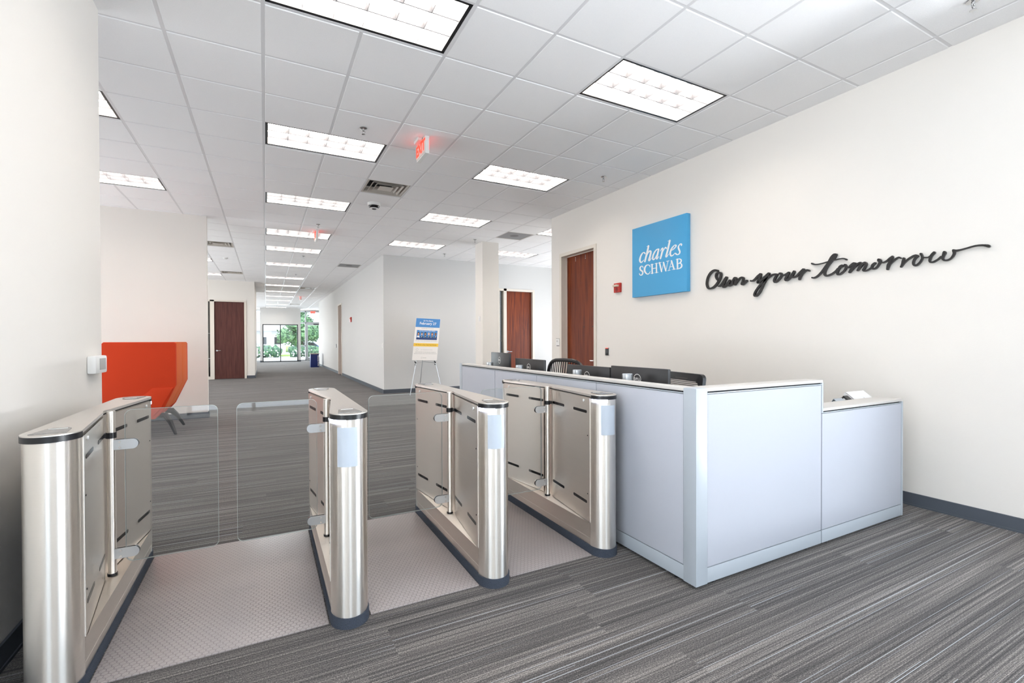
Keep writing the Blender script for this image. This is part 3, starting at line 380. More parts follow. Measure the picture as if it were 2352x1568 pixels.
# walls
struct('wall_left', MB().box(XL-.16, XL, -1.9, .56, 0, H+.05), M_WALL, smooth=False)
struct('wall_left_return', MB().box(-5, XL-.16, -1.9, -1.74, 0, H+.05), M_WALL, smooth=False)
D1 = (2.42, 3.32, 0, 2.74)          # door opening in the right wall
struct('wall_right', wall_x(MB(), -7.4, 3.65, XR, XR+.16, ops=[D1, (-6.6, -3.0, .05, 3.0)]), M_WALL, smooth=False)
struct('wall_left_partition', MB().box(-5, -.887, 6.2, 6.34, 0, H+.05), M_WALL, smooth=False)
BW = 8.45
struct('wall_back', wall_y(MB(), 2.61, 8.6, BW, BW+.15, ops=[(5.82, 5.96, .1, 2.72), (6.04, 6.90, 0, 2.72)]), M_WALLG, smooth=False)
CD = (15.70, 16.60, 0, 2.74)        # door opening in the corridor wall
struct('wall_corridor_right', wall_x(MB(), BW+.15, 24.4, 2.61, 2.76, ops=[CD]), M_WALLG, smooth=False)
W2 = 15.9
struct('wall_corridor_left', wall_y(MB(), -5, -.345, W2, W2+.15, ops=[(-2.1, -1.70, .1, 2.72), (-1.585, -.665, 0, 2.72)]), M_WALL, smooth=False)
struct('wall_corridor_left_side', MB().box(-.50, -.345, W2+.15, 19.9, 0, H+.05), M_WALL, smooth=False)
struct('wall_office_left', MB().box(-3.2, -3.0, W2+.15, 19.9, 0, H+.05).box(-3.0, -.5, 19.75, 19.9, 0, H+.05), M_WALL, smooth=False)
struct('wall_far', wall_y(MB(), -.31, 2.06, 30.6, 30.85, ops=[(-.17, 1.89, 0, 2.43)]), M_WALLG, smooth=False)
OWL = [(-6.6, -2.3, .3, 2.4), (.9, 5.9, .3, 2.4), (7.0, 15.0, .3, 2.4), (21.0, 30.0, .3, 2.4)]  # unseen window openings, added to go with the fill lights
struct('wall_outer_left', wall_x(MB(), -7.4, 32.6, -5.15, -5, ops=OWL), M_WALL, smooth=False)
for k, (a, b, za, zb) in enumerate(OWL+[(4.3, 7.9, .3, 2.4)]):  # frames for the added, unseen outer windows
    x0 = 8.6 if k == 4 else -5.15
    g = sgroup('window_%d' % (10+k), (x0, a, za)); mb = MB(); n = int((b-a)/1.5)+1
    for q in range(n+1): yq = a+(b-a-.06)*q/n; mb.box(x0+.03, x0+.12, yq, yq+.06, za, zb)
    mb.box(x0+.03, x0+.12, a, b, za, za+.06).box(x0+.03, x0+.12, a, b, zb-.06, zb).build('window_frame', M_ALU, g, smooth=False)
struct('wall_outer_right', wall_x(MB(), 3.65, 32.6, 8.6, 8.75, ops=[(4.3, 7.9, .3, 2.4)]), M_WALL, smooth=False)  # its window opening is unseen, added for the right fill
struct('wall_alcove_right', MB().box(4.6, 4.75, 24.4, 32.2, 0, H+.05).box(2.76, 4.6, 24.4, 24.5, 0, H+.05), M_WALL, smooth=False)
struct('wall_storage', MB().box(XR+1.6, XR+1.7, .8, 4.4, 0, H).box(XR+.16, XR+1.6, 3.6, 3.7, 0, H).box(XR+.16, XR+1.6, .8, .9, 0, H), M_WALL, smooth=False)
# wall behind the camera with wide entrance glazing
struct('wall_front', wall_y(MB(), -5, 4.7, -7.5, -7.3, ops=[(-1.2, .8, .05, 3.0)]), M_WALL, smooth=False)
fr = sgroup('window_1', (XR, -6.6, .05)); mb = MB()
for y in (-6.6, -5.42, -4.22, -3.06): mb.box(XR+.04, XR+.12, y, y+.06, .05, 3.0)
for z in (.05, 2.1, 2.94): mb.box(XR+.04, XR+.12, -6.6, -3.0, z, z+.06)
mb.build('window_frame', M_ALU, fr, smooth=False)
fr = sgroup('window_9', (-1.2, -7.4, .05)); mb = MB()
for x in (-1.2, -.23, .74): mb.box(x, x+.06, -7.46, -7.36, .05, 3.0)
for z in (.05, 2.1, 2.94): mb.box(-1.2, .8, -7.46, -7.36, z, z+.06)
mb.build('window_frame', M_ALU, fr, smooth=False)
# column with a small switch
cg = struct('column', MB().box(4.18, 4.57, 5.92, 6.31, 0, H+.05), M_WALL, smooth=False)
# baseboards
def base_y(name, x0, x1, y, s, mt=M_BASE): struct(name, MB().box(x0, x1, y, y+.012*s, 0, .098).box(x0, x1, y, y+.018*s, 0, .014), mt, smooth=False)
def base_x(name, y0, y1, x, s, mt=M_BASE): struct(name, MB().box(x, x+.012*s, y0, y1, 0, .098).box(x, x+.018*s, y0, y1, 0, .014), mt, smooth=False)
base_x('baseboard_right', -3.0, 2.36, XR, -1)
base_x('baseboard_right_far', 3.38, 3.65, XR, -1)
base_x('baseboard_left', -1.9, .56, XL, 1)
base_y('baseboard_left_partition', -5, -.875, 6.2, -1)
base_x('baseboard_partition_end', 6.19, 6.34, -.887, 1)
base_y('baseboard_back', 2.60, 5.76, BW, -1)
base_y('baseboard_back_right', 6.97, 8.6, BW, -1)
base_x('baseboard_corridor_right', BW-.012, 15.64, 2.61, -1)
base_x('baseboard_corridor_far', 16.66, 24.4, 2.61, -1)
base_y('baseboard_corridor_left', -.60, -.333, W2, -1)
base_x('baseboard_corridor_side', W2, 19.9, -.345, 1)
base_y('baseboard_far_left', -.32, -.18, 30.6, -1)
base_y('baseboard_far_right', 1.9, 2.07, 30.6, -1)
base_y('baseboard_column', 4.17, 4.58, 5.92, -1)
base_x('baseboard_column_side', 5.92, 6.31, 4.18, -1)

# ---- doors
def lever(parent, c, axis, s, along):
    """lever handle: rose on plane, lever pointing along"""
    mb = MB(); n = Vector(axis); a = Vector(along)
    c = Vector(c); mb.cyl(c, c+n*.012, .027, n=16); mb.tube([c, c+n*.045, c+n*.052+a*.02, c+n*.052+a*.12], [.010, .010, .010, .008], n=8)
    mb.build('handle', M_CHROME, parent)
# door_1: cherry door in right wall
g = sgroup('door_1', (XR, 2.87, 0))
mb = MB(); f0_, f1_ = D1[0], D1[1]
mb.box(XR-.02, XR+.18, f0_-.05, f0_+.004, 0, D1[3]+.05).box(XR-.02, XR+.18, f1_-.004, f1_+.05, 0, D1[3]+.05).box(XR-.02, XR+.18, f0_, f1_, D1[3]-.004, D1[3]+.05)
mb.box(XR+.085, XR+.10, f1_-.013, f1_, 0, D1[3]).box(XR+.085, XR+.10, f0_, f0_+.013, 0, D1[3]).box(XR+.085, XR+.10, f0_, f1_, D1[3]-.014, D1[3])
mb.build('door_frame', M_FRAME, g, smooth=False)
MB().box(XR+.10, XR+.145, f0_+.006, f1_-.006, .008, D1[3]-.008).build('door_leaf', M_WOODR, g, smooth=False)
lever(g, (XR+.10, f0_+.07, .99), (-1, 0, 0), 1, (0, 1, 0))
mb = MB()
for y in (2.60, 2.83): mb.cyl((XR+.0995, y, 1.53), (XR+.096, y, 1.53), .009, n=10)
mb.build('bolt_cap', M_BLACK, g)
mb = MB()
for y in (2.79, 3.06):
    for z in (2.66, 2.685, 2.71): mb.cyl((XR+.0995, y, z-.02), (XR+.096, y, z-.02), .006, n=8)
mb.build('closer_screw', M_WHITE, g)
# door_2: cherry door with blinds sidelight in the back wall
g = sgroup('door_2', (6.47, BW, 0))
mb = MB(); xa, xb = 6.04, 6.90
for x0, x1 in ((5.77, 5.825), (5.955, 6.045), (xb-.005, xb+.06)): mb.box(x0, x1, BW-.025, BW+.16, 0, 2.78)
mb.box(5.82, xb, BW-.025, BW+.16, 2.719, 2.78).box(5.82, 5.96, BW-.025, BW+.16, 0, .1)
mb.build('door_frame', M_FRAME, g, smooth=False)
MB().box(xa+.007, xb-.007, BW+.06, BW+.105, .008, 2.716).build('door_leaf', M_WOODR, g, smooth=False)
lever(g, (xa+.07, BW+.06, 1.0), (0, -1, 0), 1, (1, 0, 0))
MB().box(5.82, 5.96, BW+.06, BW+.066, .1, 2.72).build('pane', M_GLASS, g, smooth=False)
mb = MB()
for k in range(48): mb.box(5.825, 5.955, BW+.10, BW+.125, 1.33+k*.029, 1.336+k*.029)
mb.box(5.825, 5.955, BW+.09, BW+.13, 1.29, 1.32)
b = mb.build('blind_slats', M_RUB, g, smooth=False); b['kind'] = 'stuff'
struct('wall_back_office', MB().box(5.2, 7.4, 9.6, 9.7, 0, H).box(5.2, 5.25, BW+.15, 9.6, 0, H).box(7.35, 7.4, BW+.15, 9.6, 0, H), M_WALLG, smooth=False)
# door_3: recessed door in the corridor wall
g = sgroup('door_3', (2.61, 16.15, 0))
mb = MB(); a, b_ = CD[0], CD[1]
mb.box(2.59, 2.77, a-.05, a+.005, 0, 2.79).box(2.59, 2.77, b_-.005, b_+.05, 0, 2.79).box(2.59, 2.77, a, b_, 2.735, 2.79)
mb.build('door_frame', M_FRAME, g, smooth=False)
MB().box(2.70, 2.745, a+.007, b_-.007, .008, 2.732).build('door_leaf', M_WOODR, g, smooth=False)
lever(g, (2.70, a+.07, 1.0), (-1, 0, 0), 1, (0, 1, 0))
# door_4: mahogany door with dark sidelight in the left corridor wall
g = sgroup('door_4', (-1.12, W2, 0))
mb = MB(); xa, xb = -1.585, -.665
for x0, x1 in ((-2.16, -2.095), (-1.705, xa+.005), (xb-.005, xb+.06)): mb.box(x0, x1, W2-.025, W2+.16, 0, 2.77)
mb.box(-2.1, xb, W2-.025, W2+.16, 2.719, 2.77).box(-2.1, -1.7, W2-.025, W2+.16, 0, .1)
mb.build('door_frame', M_FRAME, g, smooth=False)
MB().box(xa+.007, xb-.007, W2+.03, W2+.075, .008, 2.716).build('door_leaf', M_WOODL, g, smooth=False)
lever(g, (xa+.075, W2+.03, 1.0), (0, -1, 0), 1, (1, 0, 0))
MB().box(-2.1, -1.7, W2+.08, W2+.086, .1, 2.72).build('pane', M_GLASS, g, smooth=False)
MB().box(-2.1, -1.7, W2+.05, W2+.09, .72, .74).box(-2.1, -1.7, W2+.05, W2+.09, 1.60, 1.61).build('glazing_bar', M_ALU, g, smooth=False)
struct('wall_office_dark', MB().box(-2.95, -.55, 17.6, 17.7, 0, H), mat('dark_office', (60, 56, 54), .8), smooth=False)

# ---- far window in the end wall
g = sgroup('window_2', (.86, 30.6, 0))
mb = MB()
mb.box(-.17, -.12, 30.58, 30.68, 0, 2.43).box(1.84, 1.89, 30.58, 30.68, 0, 2.43).box(.835, .885, 30.58, 30.68, 0, 2.43)
mb.box(-.17, 1.89, 30.58, 30.68, 2.38, 2.43).box(-.17, 1.89, 30.58, 30.68, 0, .05)
mb.build('window_frame', M_FRAMEK, g, smooth=False)
MB().box(-.12, .835, 30.62, 30.63, .05, 2.38).build('pane', M_GLASS, g, smooth=False)
MB().box(.885, 1.84, 30.62, 30.63, .05, 2.38).build('pane', M_GLASS, g, smooth=False)
# ---- curtain wall at the far end, aluminium door on the right
g = sgroup('window_3', (-2.5, 32, 0)); mb = MB()
for x in (-5, -3.8, -2.6, -1.5, -.75, -.32): mb.box(x, x+.05, 31.95, 32.07, 0, 3.42)
for z in (0, .42, 1.12, 2.55, 3.36): mb.box(-5, -.3, 31.95, 32.07, z, z+.06)
mb.build('window_frame', M_ALU, g, smooth=False)
MB().box(-5, -.3, 32.0, 32.01, .05, 3.4).build('pane', M_GLASS, g, smooth=False)
g = sgroup('window_4', (2.3, 32, 0)); mb = MB()
for x in (2.05, 2.42): mb.box(x, x+.07, 31.95, 32.07, 0, 3.42)
for z in (0, .98, 2.56, 3.34): mb.box(2.05, 2.48, 31.95, 32.07, z, z+.07)
mb.box(3.3, 4.6, 31.95, 32.07, 0, .07).box(2.48, 4.6, 31.95, 32.07, 3.34, 3.42).box(2.48, 4.6, 31.95, 32.07, 2.56, 2.66).box(3.42, 3.5, 31.95, 32.07, 0, 3.42)
mb.build('window_frame', M_ALU, g, smooth=False)
MB().box(2.12, 2.42, 32.0, 32.01, .05, 3.4).build('pane', M_GLASS, g, smooth=False)
MB().box(2.48, 4.6, 32.0, 32.01, 2.66, 3.34).build('pane', M_GLASS, g, smooth=False)
MB().box(3.5, 4.6, 32.0, 32.01, .05, 2.56).build('pane', M_GLASS, g, smooth=False)
g = sgroup('door_5', (2.95, 32, 0)); mb = MB()
mb.box(2.49, 2.60, 31.96, 32.05, 0, 2.56).box(3.31, 3.42, 31.96, 32.05, 0, 2.56).box(2.60, 3.31, 31.96, 32.05, 0, .22).box(2.60, 3.31, 31.96, 32.05, 2.45, 2.56)
mb.build('door_frame', M_ALU, g, smooth=False)
MB().box(2.60, 3.31, 32.0, 32.01, .22, 2.45).build('pane', M_GLASS, g, smooth=False)
MB().tube([(2.56, 31.96, .95), (2.56, 31.88, .97), (2.56, 31.88, 1.2), (2.56, 31.96, 1.22)], .012).build('handle', M_ALU, g)
MB().box(2.95, 3.3, 31.9, 31.97, 2.48, 2.54).build('door_closer', M_FRAMEK, g, smooth=False)
struct('wall_far_header', MB().box(-5, 4.7, 31.95, 32.2, 3.42, H+.05), M_WALL, smooth=False)

# ================================================================ ceiling: tiles, tees
T = .6096
LIGHTS = [(0, j) for j in (-5, -1, 3, 7, 11, 14, 18, 23, 27, 31, 35, 39, 44, 48)] + [(4, j) for j in (-1, 3, 7, 11)] + \
         [(8, 7), (8, 11), (-4, 3), (-4, 7), (-4, 14), (-4, 18), (-4, 23)]
DIFF = [(2, 5), (-2, 14), (-2, 22), (2, 28), (2, 43)]
RET = [(7, 8), (3, 17)]
holes = set()
for i, j in LIGHTS: holes |= {(i, j), (i+1, j)}
for c in DIFF+RET: holes.add(c)
def in_room(i, j):
    x, y = (i+.5)*T, (j+.5)*T
    if y < -7.5 or y > 32: return False
    if y < -1.9: return -5 < x < 4.6
    if y < .3: return -1.25 < x < 4.6
    if y < 3.4: return -5 < x < 4.6
    if y < 8.6: return -5 < x < 8.6
    if y < 24.5: return -5 < x < 2.9
    return -5 < x < 4.7
ceil = sgroup('ceiling', (0, 0, H)); ceil['kind'] = 'structure'
g_ = .011
def tile_mb(x0, x1, y0, y1):
    mb = MB(); d = .009; e = .004
    v0 = [(x0, y0, H+.012), (x1, y0, H+.012), (x1, y1, H+.012), (x0, y1, H+.012)]
    v1 = [(x0, y0, H-d+e), (x1, y0, H-d+e), (x1, y1, H-d+e), (x0, y1, H-d+e)]
    v2 = [(x0+e, y0+e, H-d), (x1-e, y0+e, H-d), (x1-e, y1-e, H-d), (x0+e, y1-e, H-d)]
    b = len(mb.v); mb.v += v0+v1+v2
    for a in (0, 4):
        for k in range(4): q = (k+1) % 4; mb.f.append((b+a+k, b+a+q, b+a+4+q, b+a+4+k))
    mb.f += [(b, b+1, b+2, b+3), (b+8, b+9, b+10, b+11)]; return mb
cells = [(i, j) for i in range(-9, 15) for j in range(-13, 53) if in_room(i, j) and (i, j) not in holes]
camp = Vector((0, -3.41))
def seen(i, j):
    x, y = (i+.5)*T - camp.x, (j+.5)*T - camp.y
    a = math.atan2(x, y); return -.42 < a-yaw < .90 and y > .3 and not (x < -.9 and y < 4) and not (j > 13 and i > 4)
vis = sorted([c for c in cells if seen(*c)], key=lambda c: (Vector(((c[0]+.5)*T, (c[1]+.5)*T))-camp).length)
near = set(vis[:290])
proto_me = None
rest = MB()
for (i, j) in cells:
    x0, x1, y0, y1 = i*T+g_, (i+1)*T-g_, j*T+g_, (j+1)*T-g_
    if i == 7 and y0 < 3.6: x1 = XR+.01
    cut = (i == 7 and y0 < 3.6)
    if (i, j) in near:
        if not cut:
            if proto_me is None:
                o = tile_mb(g_, T-g_, g_, T-g_).build('ceiling_tile', M_TILE, ceil, smooth=False); proto_me = o.data; o.location = (i*T, j*T, 0)
            else:
                o = bpy.data.objects.new('ceiling_tile', proto_me); COL.objects.link(o); o.parent = ceil; o.location = (i*T, j*T, 0)
        else: tile_mb(x0, x1, y0, y1).build('ceiling_tile', M_TILE, ceil, smooth=False)
    else:
        t_ = tile_mb(x0, x1, y0, y1); b = len(rest.v); rest.v += t_.v; rest.f += [tuple(b+q for q in f) for f in t_.f]
o = rest.build('far_ceiling_tiles', M_TILE, ceil, smooth=False); o['kind'] = 'stuff'
for i in range(-8, 15):
    hw = .0125 if i % 2 == 0 else .0115
    for (a, b) in ([(-7.4, 3.66)] if -2 <= i <= 7 else []) + ([(-7.4, -1.9), (.3, 3.66)] if -8 <= i < -2 else []) + ([(3.66, 8.5)] if i <= 14 else []) + ([(8.5, 32)] if i <= 4 else []):
        mb = MB(); ya = a
        for (li, lj) in sorted(LIGHTS, key=lambda c: c[1]):
            if li+1 == i and a < lj*T < b: mb.box(i*T-hw, i*T+hw, ya, lj*T, H-.006, H+.03); ya = (lj+1)*T
        mb.box(i*T-hw, i*T+hw, ya, b, H-.006, H+.03).build('ceiling_tee', M_TEE, ceil, smooth=False)
for j in range(-12, 53):
    y = j*T; x0 = -1.2 if -1.9 < y < .3 else -4.95; x1 = 4.5 if y < 3.65 else (8.55 if y < 8.5 else (2.7 if y < 24.5 else 4.6))
    MB().box(x0, x1, y-.0115, y+.0115, H-.003, H+.03).build('ceiling_cross_tee', M_TEE, ceil, smooth=False)
# wall angles
struct('trim_ceiling_right', MB().box(XR-.022, XR+.01, -7.3, 3.64, H-.004, H+.004), M_TEE, smooth=False)

# ================================================================ ceiling fixtures
def make_light():
    g = thing('ceiling_light', (0, 0, H), 'light', 'light')
    X, Y = 2*T, T; m = .013
    mb = MB()  # dark reveal rim
    mb.box(m, X-m, m, m+.022, H+.0, H+.05).box(m, X-m, Y-m-.022, Y-m, H+.0, H+.05).box(m, m+.022, m, Y-m, H+.0, H+.05).box(X-m-.022, X-m, m, Y-m, H+.0, H+.05)
    mb.build('frame', M_BLACK, g, smooth=False)
    a = m+.024
    mb = MB(); mb.box(a-.004, X-a+.004, a-.004, a, H+.002, H+.12).box(a-.004, X-a+.004, Y-a, Y-a+.004, H+.002, H+.12).box(a-.004, a, a, Y-a, H+.002, H+.12).box(X-a, X-a+.004, a, Y-a, H+.002, H+.12)
    mb.build('housing', M_LOUV, g, smooth=False)
    MB().box(a, X-a, a, Y-a, H+.085, H+.09).build('reflector', M_LAMP, g, smooth=False)
    mb = MB()
    for k in (1, 2): y = a+(Y-2*a)*k/3; mb.prism([(y-.012, H+.055), (y+.012, H+.055), (y+.0035, H+.004), (y-.0035, H+.004)], a, X-a, 'x')
    for k in range(1, 6): x = a+(X-2*a)*k/6; mb.prism([(x-.006, H+.05), (x+.006, H+.05), (x+.0015, H+.004), (x-.0015, H+.004)], a, Y-a, 'y')
    mb.build('louvre', M_FIN, g, smooth=False)
    mb = MB()
    for k in range(3): y = a+(Y-2*a)*(k+.5)/3; mb.cyl((a+.01, y, H+.074), (X-a-.01, y, H+.074), .009, n=10)
    mb.build('fluorescent_tube', M_LAMP, g)
    return g
L0 = make_light()
LAB = {(0, 23): 'thin bright light, fourth beyond the second exit sign, central corridor row', (0, 27): 'thin bright light level with the far diffuser, central corridor row',
       (0, 31): 'thin light strip, fifth from the far end of the central row', (0, 35): 'thin light strip, fourth from the far end of the central row', (0, 39): 'thin light strip, third from the far end of the central row',
       (0, 44): 'thin light strip, last but one before the far wall', (0, 48): 'thin light strip nearest to the far wall with the double window', (0, -1): 'large three-by-six louvred ceiling light cut by the top edge of the picture', (0, 3): 'louvred ceiling light in the left row, the one beside the nearest sprinkler and exit sign',
       (0, 7): 'louvred ceiling light in the left row level with the square air diffuser and dome camera', (0, 11): 'louvred ceiling light crossed by the second, farther exit sign',
       (0, 14): 'louvred ceiling light in the central row just beyond the second exit sign', (0, 18): 'thin bright ceiling light, third beyond the dome camera in the central row',
       (4, -1): 'louvred ceiling light nearest the right-hand wall, above the reception desk', (4, 3): 'louvred ceiling light in the right row, second from the camera, right of the exit sign',
       (4, 7): 'louvred ceiling light in the right row, right of the dome camera', (4, 11): 'farthest ceiling light of the right row, close above the grey back wall',
       (8, 7): 'ceiling light half hidden behind the corner of the right wall, beside the return grille', (8, 11): 'ceiling light seen between the white column and the right wall',
       (-4, 3): 'ceiling light at upper left, cut off by the near white wall', (-4, 7): 'ceiling light at left above the white partition wall',
       (-4, 18): 'small bit of ceiling light right of the white partition, the nearer of two', (-4, 23): 'small bit of ceiling light right of the white partition, the farther of two'}
first = True
for (i, j) in LIGHTS:
    if j < -1: lab = 'louvred ceiling light behind the camera, outside the picture'; grp = 'louvred fluorescent ceiling lights'
    elif (i, j) == (-4, 14): lab = 'louvred ceiling light hidden behind the white partition wall'; grp = 'louvred fluorescent ceiling lights'
    elif (i, j) in LAB: lab = LAB[(i, j)]; grp = 'louvred fluorescent ceiling lights'
    else: lab = 'thin bright ceiling light far down the corridor in the central row'; grp = 'far corridor ceiling lights'
    if first: o = L0; o.location = (i*T, j*T, H); first = False; o['label'] = lab; o['group'] = grp
    else: dup(L0, (i*T, j*T, H), None, lab, grp)

def make_diffuser():
    g = thing('air_diffuser', (0, 0, H), 'diffuser', 'air vent'); c = T/2
    def ring(mb, r0, z0, r1, z1, t=.004):
        p = [(c-r0, c-r0), (c+r0, c-r0), (c+r0, c+r0), (c-r0, c+r0)]; q = [(c-r1, c-r1), (c+r1, c-r1), (c+r1, c+r1), (c-r1, c+r1)]
        b = len(mb.v); mb.v += [(*a, H+z0) for a in p]+[(*a, H+z1) for a in q]+[(*a, H+z0+t) for a in p]+[(*a, H+z1+t) for a in q]
        for k in range(4):
            n = (k+1) % 4; mb.f += [(b+k, b+n, b+4+n, b+4+k), (b+8+k, b+12+k, b+12+n, b+8+n), (b+k, b+8+k, b+8+n, b+n), (b+4+k, b+4+n, b+12+n, b+12+k)]
    mb = MB(); ring(mb, .298, .0, .265, .0); ring(mb, .265, .0, .235, .055); mb.build('frame', M_VENT, g, smooth=False)
    MB().box(c-.26, c+.26, c-.26, c+.26, H+.085, H+.09).build('duct', M_DARK, g, smooth=False)
    for r in (.215, .155): mb = MB(); ring(mb, r, -.004, r-.05, .05); mb.build('vane', M_VENT, g, smooth=False)
    mb = MB(); b = 0; mb.v += [(c-.095, c-.095, H-.004), (c+.095, c-.095, H-.004), (c+.095, c+.095, H-.004), (c-.095, c+.095, H-.004), (c, c, H+.035)]; mb.f += [(0, 1, 4), (1, 2, 4), (2, 3, 4), (3, 0, 4), (0, 3, 2, 1)]
    mb.build('centre_cone', M_VENT, g, smooth=False); return g
D0 = make_diffuser(); DL = ['square stepped air diffuser between the exit sign and the dome camera', 'square air diffuser right of the white partition, the nearer one', 'square air diffuser right of the white partition, the farther one above the brown door',
      'square air diffuser far along the corridor ceiling, nearer of the far two', 'square air diffuser at the very end of the corridor ceiling']
for k, (i, j) in enumerate(DIFF):
    if k == 0: D0.location = (i*T, j*T, H); D0['label'] = DL[0]; D0['group'] = 'square ceiling air diffusers'
    else: dup(D0, (i*T, j*T, H), None, DL[k], 'square ceiling air diffusers')
def make_return():
    g = thing('return_grille', (0, 0, H), 'grille', 'air vent')
    MB().box(.012, T-.012, .012, .03, H-.004, H+.01).box(.012, T-.012, T-.03, T-.012, H-.004, H+.01).box(.012, .03, .012, T-.012, H-.004, H+.01).box(T-.03, T-.012, .012, T-.012, H-.004, H+.01).build('frame', M_VENT, g, smooth=False)
    MB().box(.03, T-.03, .03, T-.03, H, H+.006).build('perforated_face', M_VENTG, g, smooth=False)
    MB().lathe([(.09, -.001), (.09, .0), (.001, .0)], (T/2, T/2, H), n=20).build('duct_shadow', mat('duct_behind', (122, 120, 120), .8), g); return g
R0 = make_return()
R0.location = (RET[0][0]*T, RET[0][1]*T, H); tag(R0, 'grey perforated return air grille between the white column and right wall', 'air vent', 'perforated return grilles')
dup(R0, (RET[1][0]*T, RET[1][1]*T, H), None, 'grey perforated return air grille above the corridor, near the grey corner', 'perforated return grilles')

def make_sprinkler():
    g = thing('sprinkler', (0, 0, H), 'sprinkler', 'sprinkler'); z = H-.009
    MB().lathe([(.034, 0), (.036, -.006), (.022, -.012), (.012, -.013)], (0, 0, z), n=20).build('escutcheon', M_CHROME, g)
    MB().lathe([(.010, -.01), (.010, -.03), (.006, -.035)], (0, 0, z), n=12).tube([(-.012, 0, z-.028), (-.016, 0, z-.045), (0, 0, z-.062)], .003, n=6).tube([(.012, 0, z-.028), (.016, 0, z-.045), (0, 0, z-.062)], .003, n=6).build('body', M_CHROME, g)
    MB().lathe([(.018, -.062), (.018, -.065), (.002, -.066)], (0, 0, z), n=16).build('deflector', M_CHROME, g); return g
S0 = make_sprinkler()
SP = [((.895, 1.517), 'chrome pendant sprinkler left of the nearest exit sign'), ((3.962, 1.527), 'chrome pendant sprinkler close to the right wall above the blue sign'),
      ((.876, 5.935), 'chrome pendant sprinkler just above the second exit sign'), ((3.966, 5.828), 'chrome pendant sprinkler above the white column'),
      ((3.941, 7.681), 'chrome pendant sprinkler close above the grey back wall'), ((.863, 9.554), 'chrome pendant sprinkler far in the central row of ceiling lights'),
      ((4.015, -2.11), 'chrome pendant sprinkler cut by the top edge at upper right'), ((.88, 13.2), 'chrome pendant sprinkler farthest in the central row of lights')]
for k, ((x, y), lab) in enumerate(SP):
    if k == 0: S0.location = (x, y, H); tag(S0, lab, 'sprinkler', 'ceiling sprinklers')
    else: dup(S0, (x, y, H), None, lab, 'ceiling sprinklers')

def exit_sign(x, y0, y1, lab, zt=H-.009, name='exit_sign', face=-1):
    g = thing(name, (x, (y0+y1)/2, zt), lab, 'sign', 'illuminated exit signs'); zb = zt-.185
    MB().box(x-.022, x+.022, y0, y1, zb, zt-.002).build('housing', M_WHITE, g, bevel=.004)
    MB().box(x-.026, x-.022, y0+.008, y1-.008, zb+.012, zt-.014).build('face_plate', M_EXITF, g, smooth=False)
    MB().box(x-.075, x-.03, (y0+y1)/2-.08, (y0+y1)/2+.08, zt-.03, zt+.005).build('canopy', M_WHITE, g, bevel=.006)
    text('EXIT', .155, frame_m((x-.027, (y0+y1)/2, (zb+zt)/2), (0, -1, 0), (0, 0, 1)), M_EXITR, g, bold=.006)
    text('EXIT', .155, frame_m((x+.023, (y0+y1)/2, (zb+zt)/2), (0, 1, 0), (0, 0, 1)), M_EXITR, g, bold=.006)
    return g
exit_sign(1.519, 1.385, 1.70, 'white ceiling sign with red EXIT letters, the nearest one')
exit_sign(.90, 6.38, 6.70, 'white exit sign glowing red, seen edge-on across a ceiling light')
exit_sign(1.50, 21.0, 21.3, 'tiny exit sign seen edge-on far down the corridor ceiling')
g = thing('exit_sign', (2.92, 31.9, 3.38), 'red EXIT sign facing the camera above the far glass door', 'sign', 'illuminated exit signs')
MB().box(2.76, 3.08, 31.84, 31.90, 3.24, 3.42).build('housing', M_WHITE, g, smooth=False)
text('EXIT', .15, frame_m((2.92, 31.835, 3.33), (1, 0, 0), (0, 0, 1)), M_EXITR, g, bold=.008)

g = thing('dome_camera', (1.52, 4.12, H), 'white dome security camera with dark band on the ceiling', 'camera')
z = H-.009
MB().lathe([(.098, 0), (.100, -.03), (.092, -.042), (.07, -.042)], (1.52, 4.12, z), n=36).build('base', M_WHITE, g)
MB().lathe([(.086, -.040), (.078, -.062), (.060, -.080)], (1.52, 4.12, z), n=36).build('dark_window', M_SLOT, g)
MB().lathe([(.062, -.078), (.058, -.086), (.040, -.090), (.038, -.084)], (1.52, 4.12, z), n=30).build('lens_ring', M_WHITE, g)
MB().lathe([(.038, -.082), (.030, -.094), (.010, -.098)], (1.52, 4.12, z), n=24).build('lens', M_SLOT, g)
g = thing('smoke_detector', (-.90, 10.7, H), 'small white smoke detector on the ceiling right of the partition', 'detector')
MB().lathe([(.06, -.009), (.055, -.03), (.03, -.045), (.01, -.047)], (-.90, 10.7, H), n=24).build('cover', M_WHITE, g)
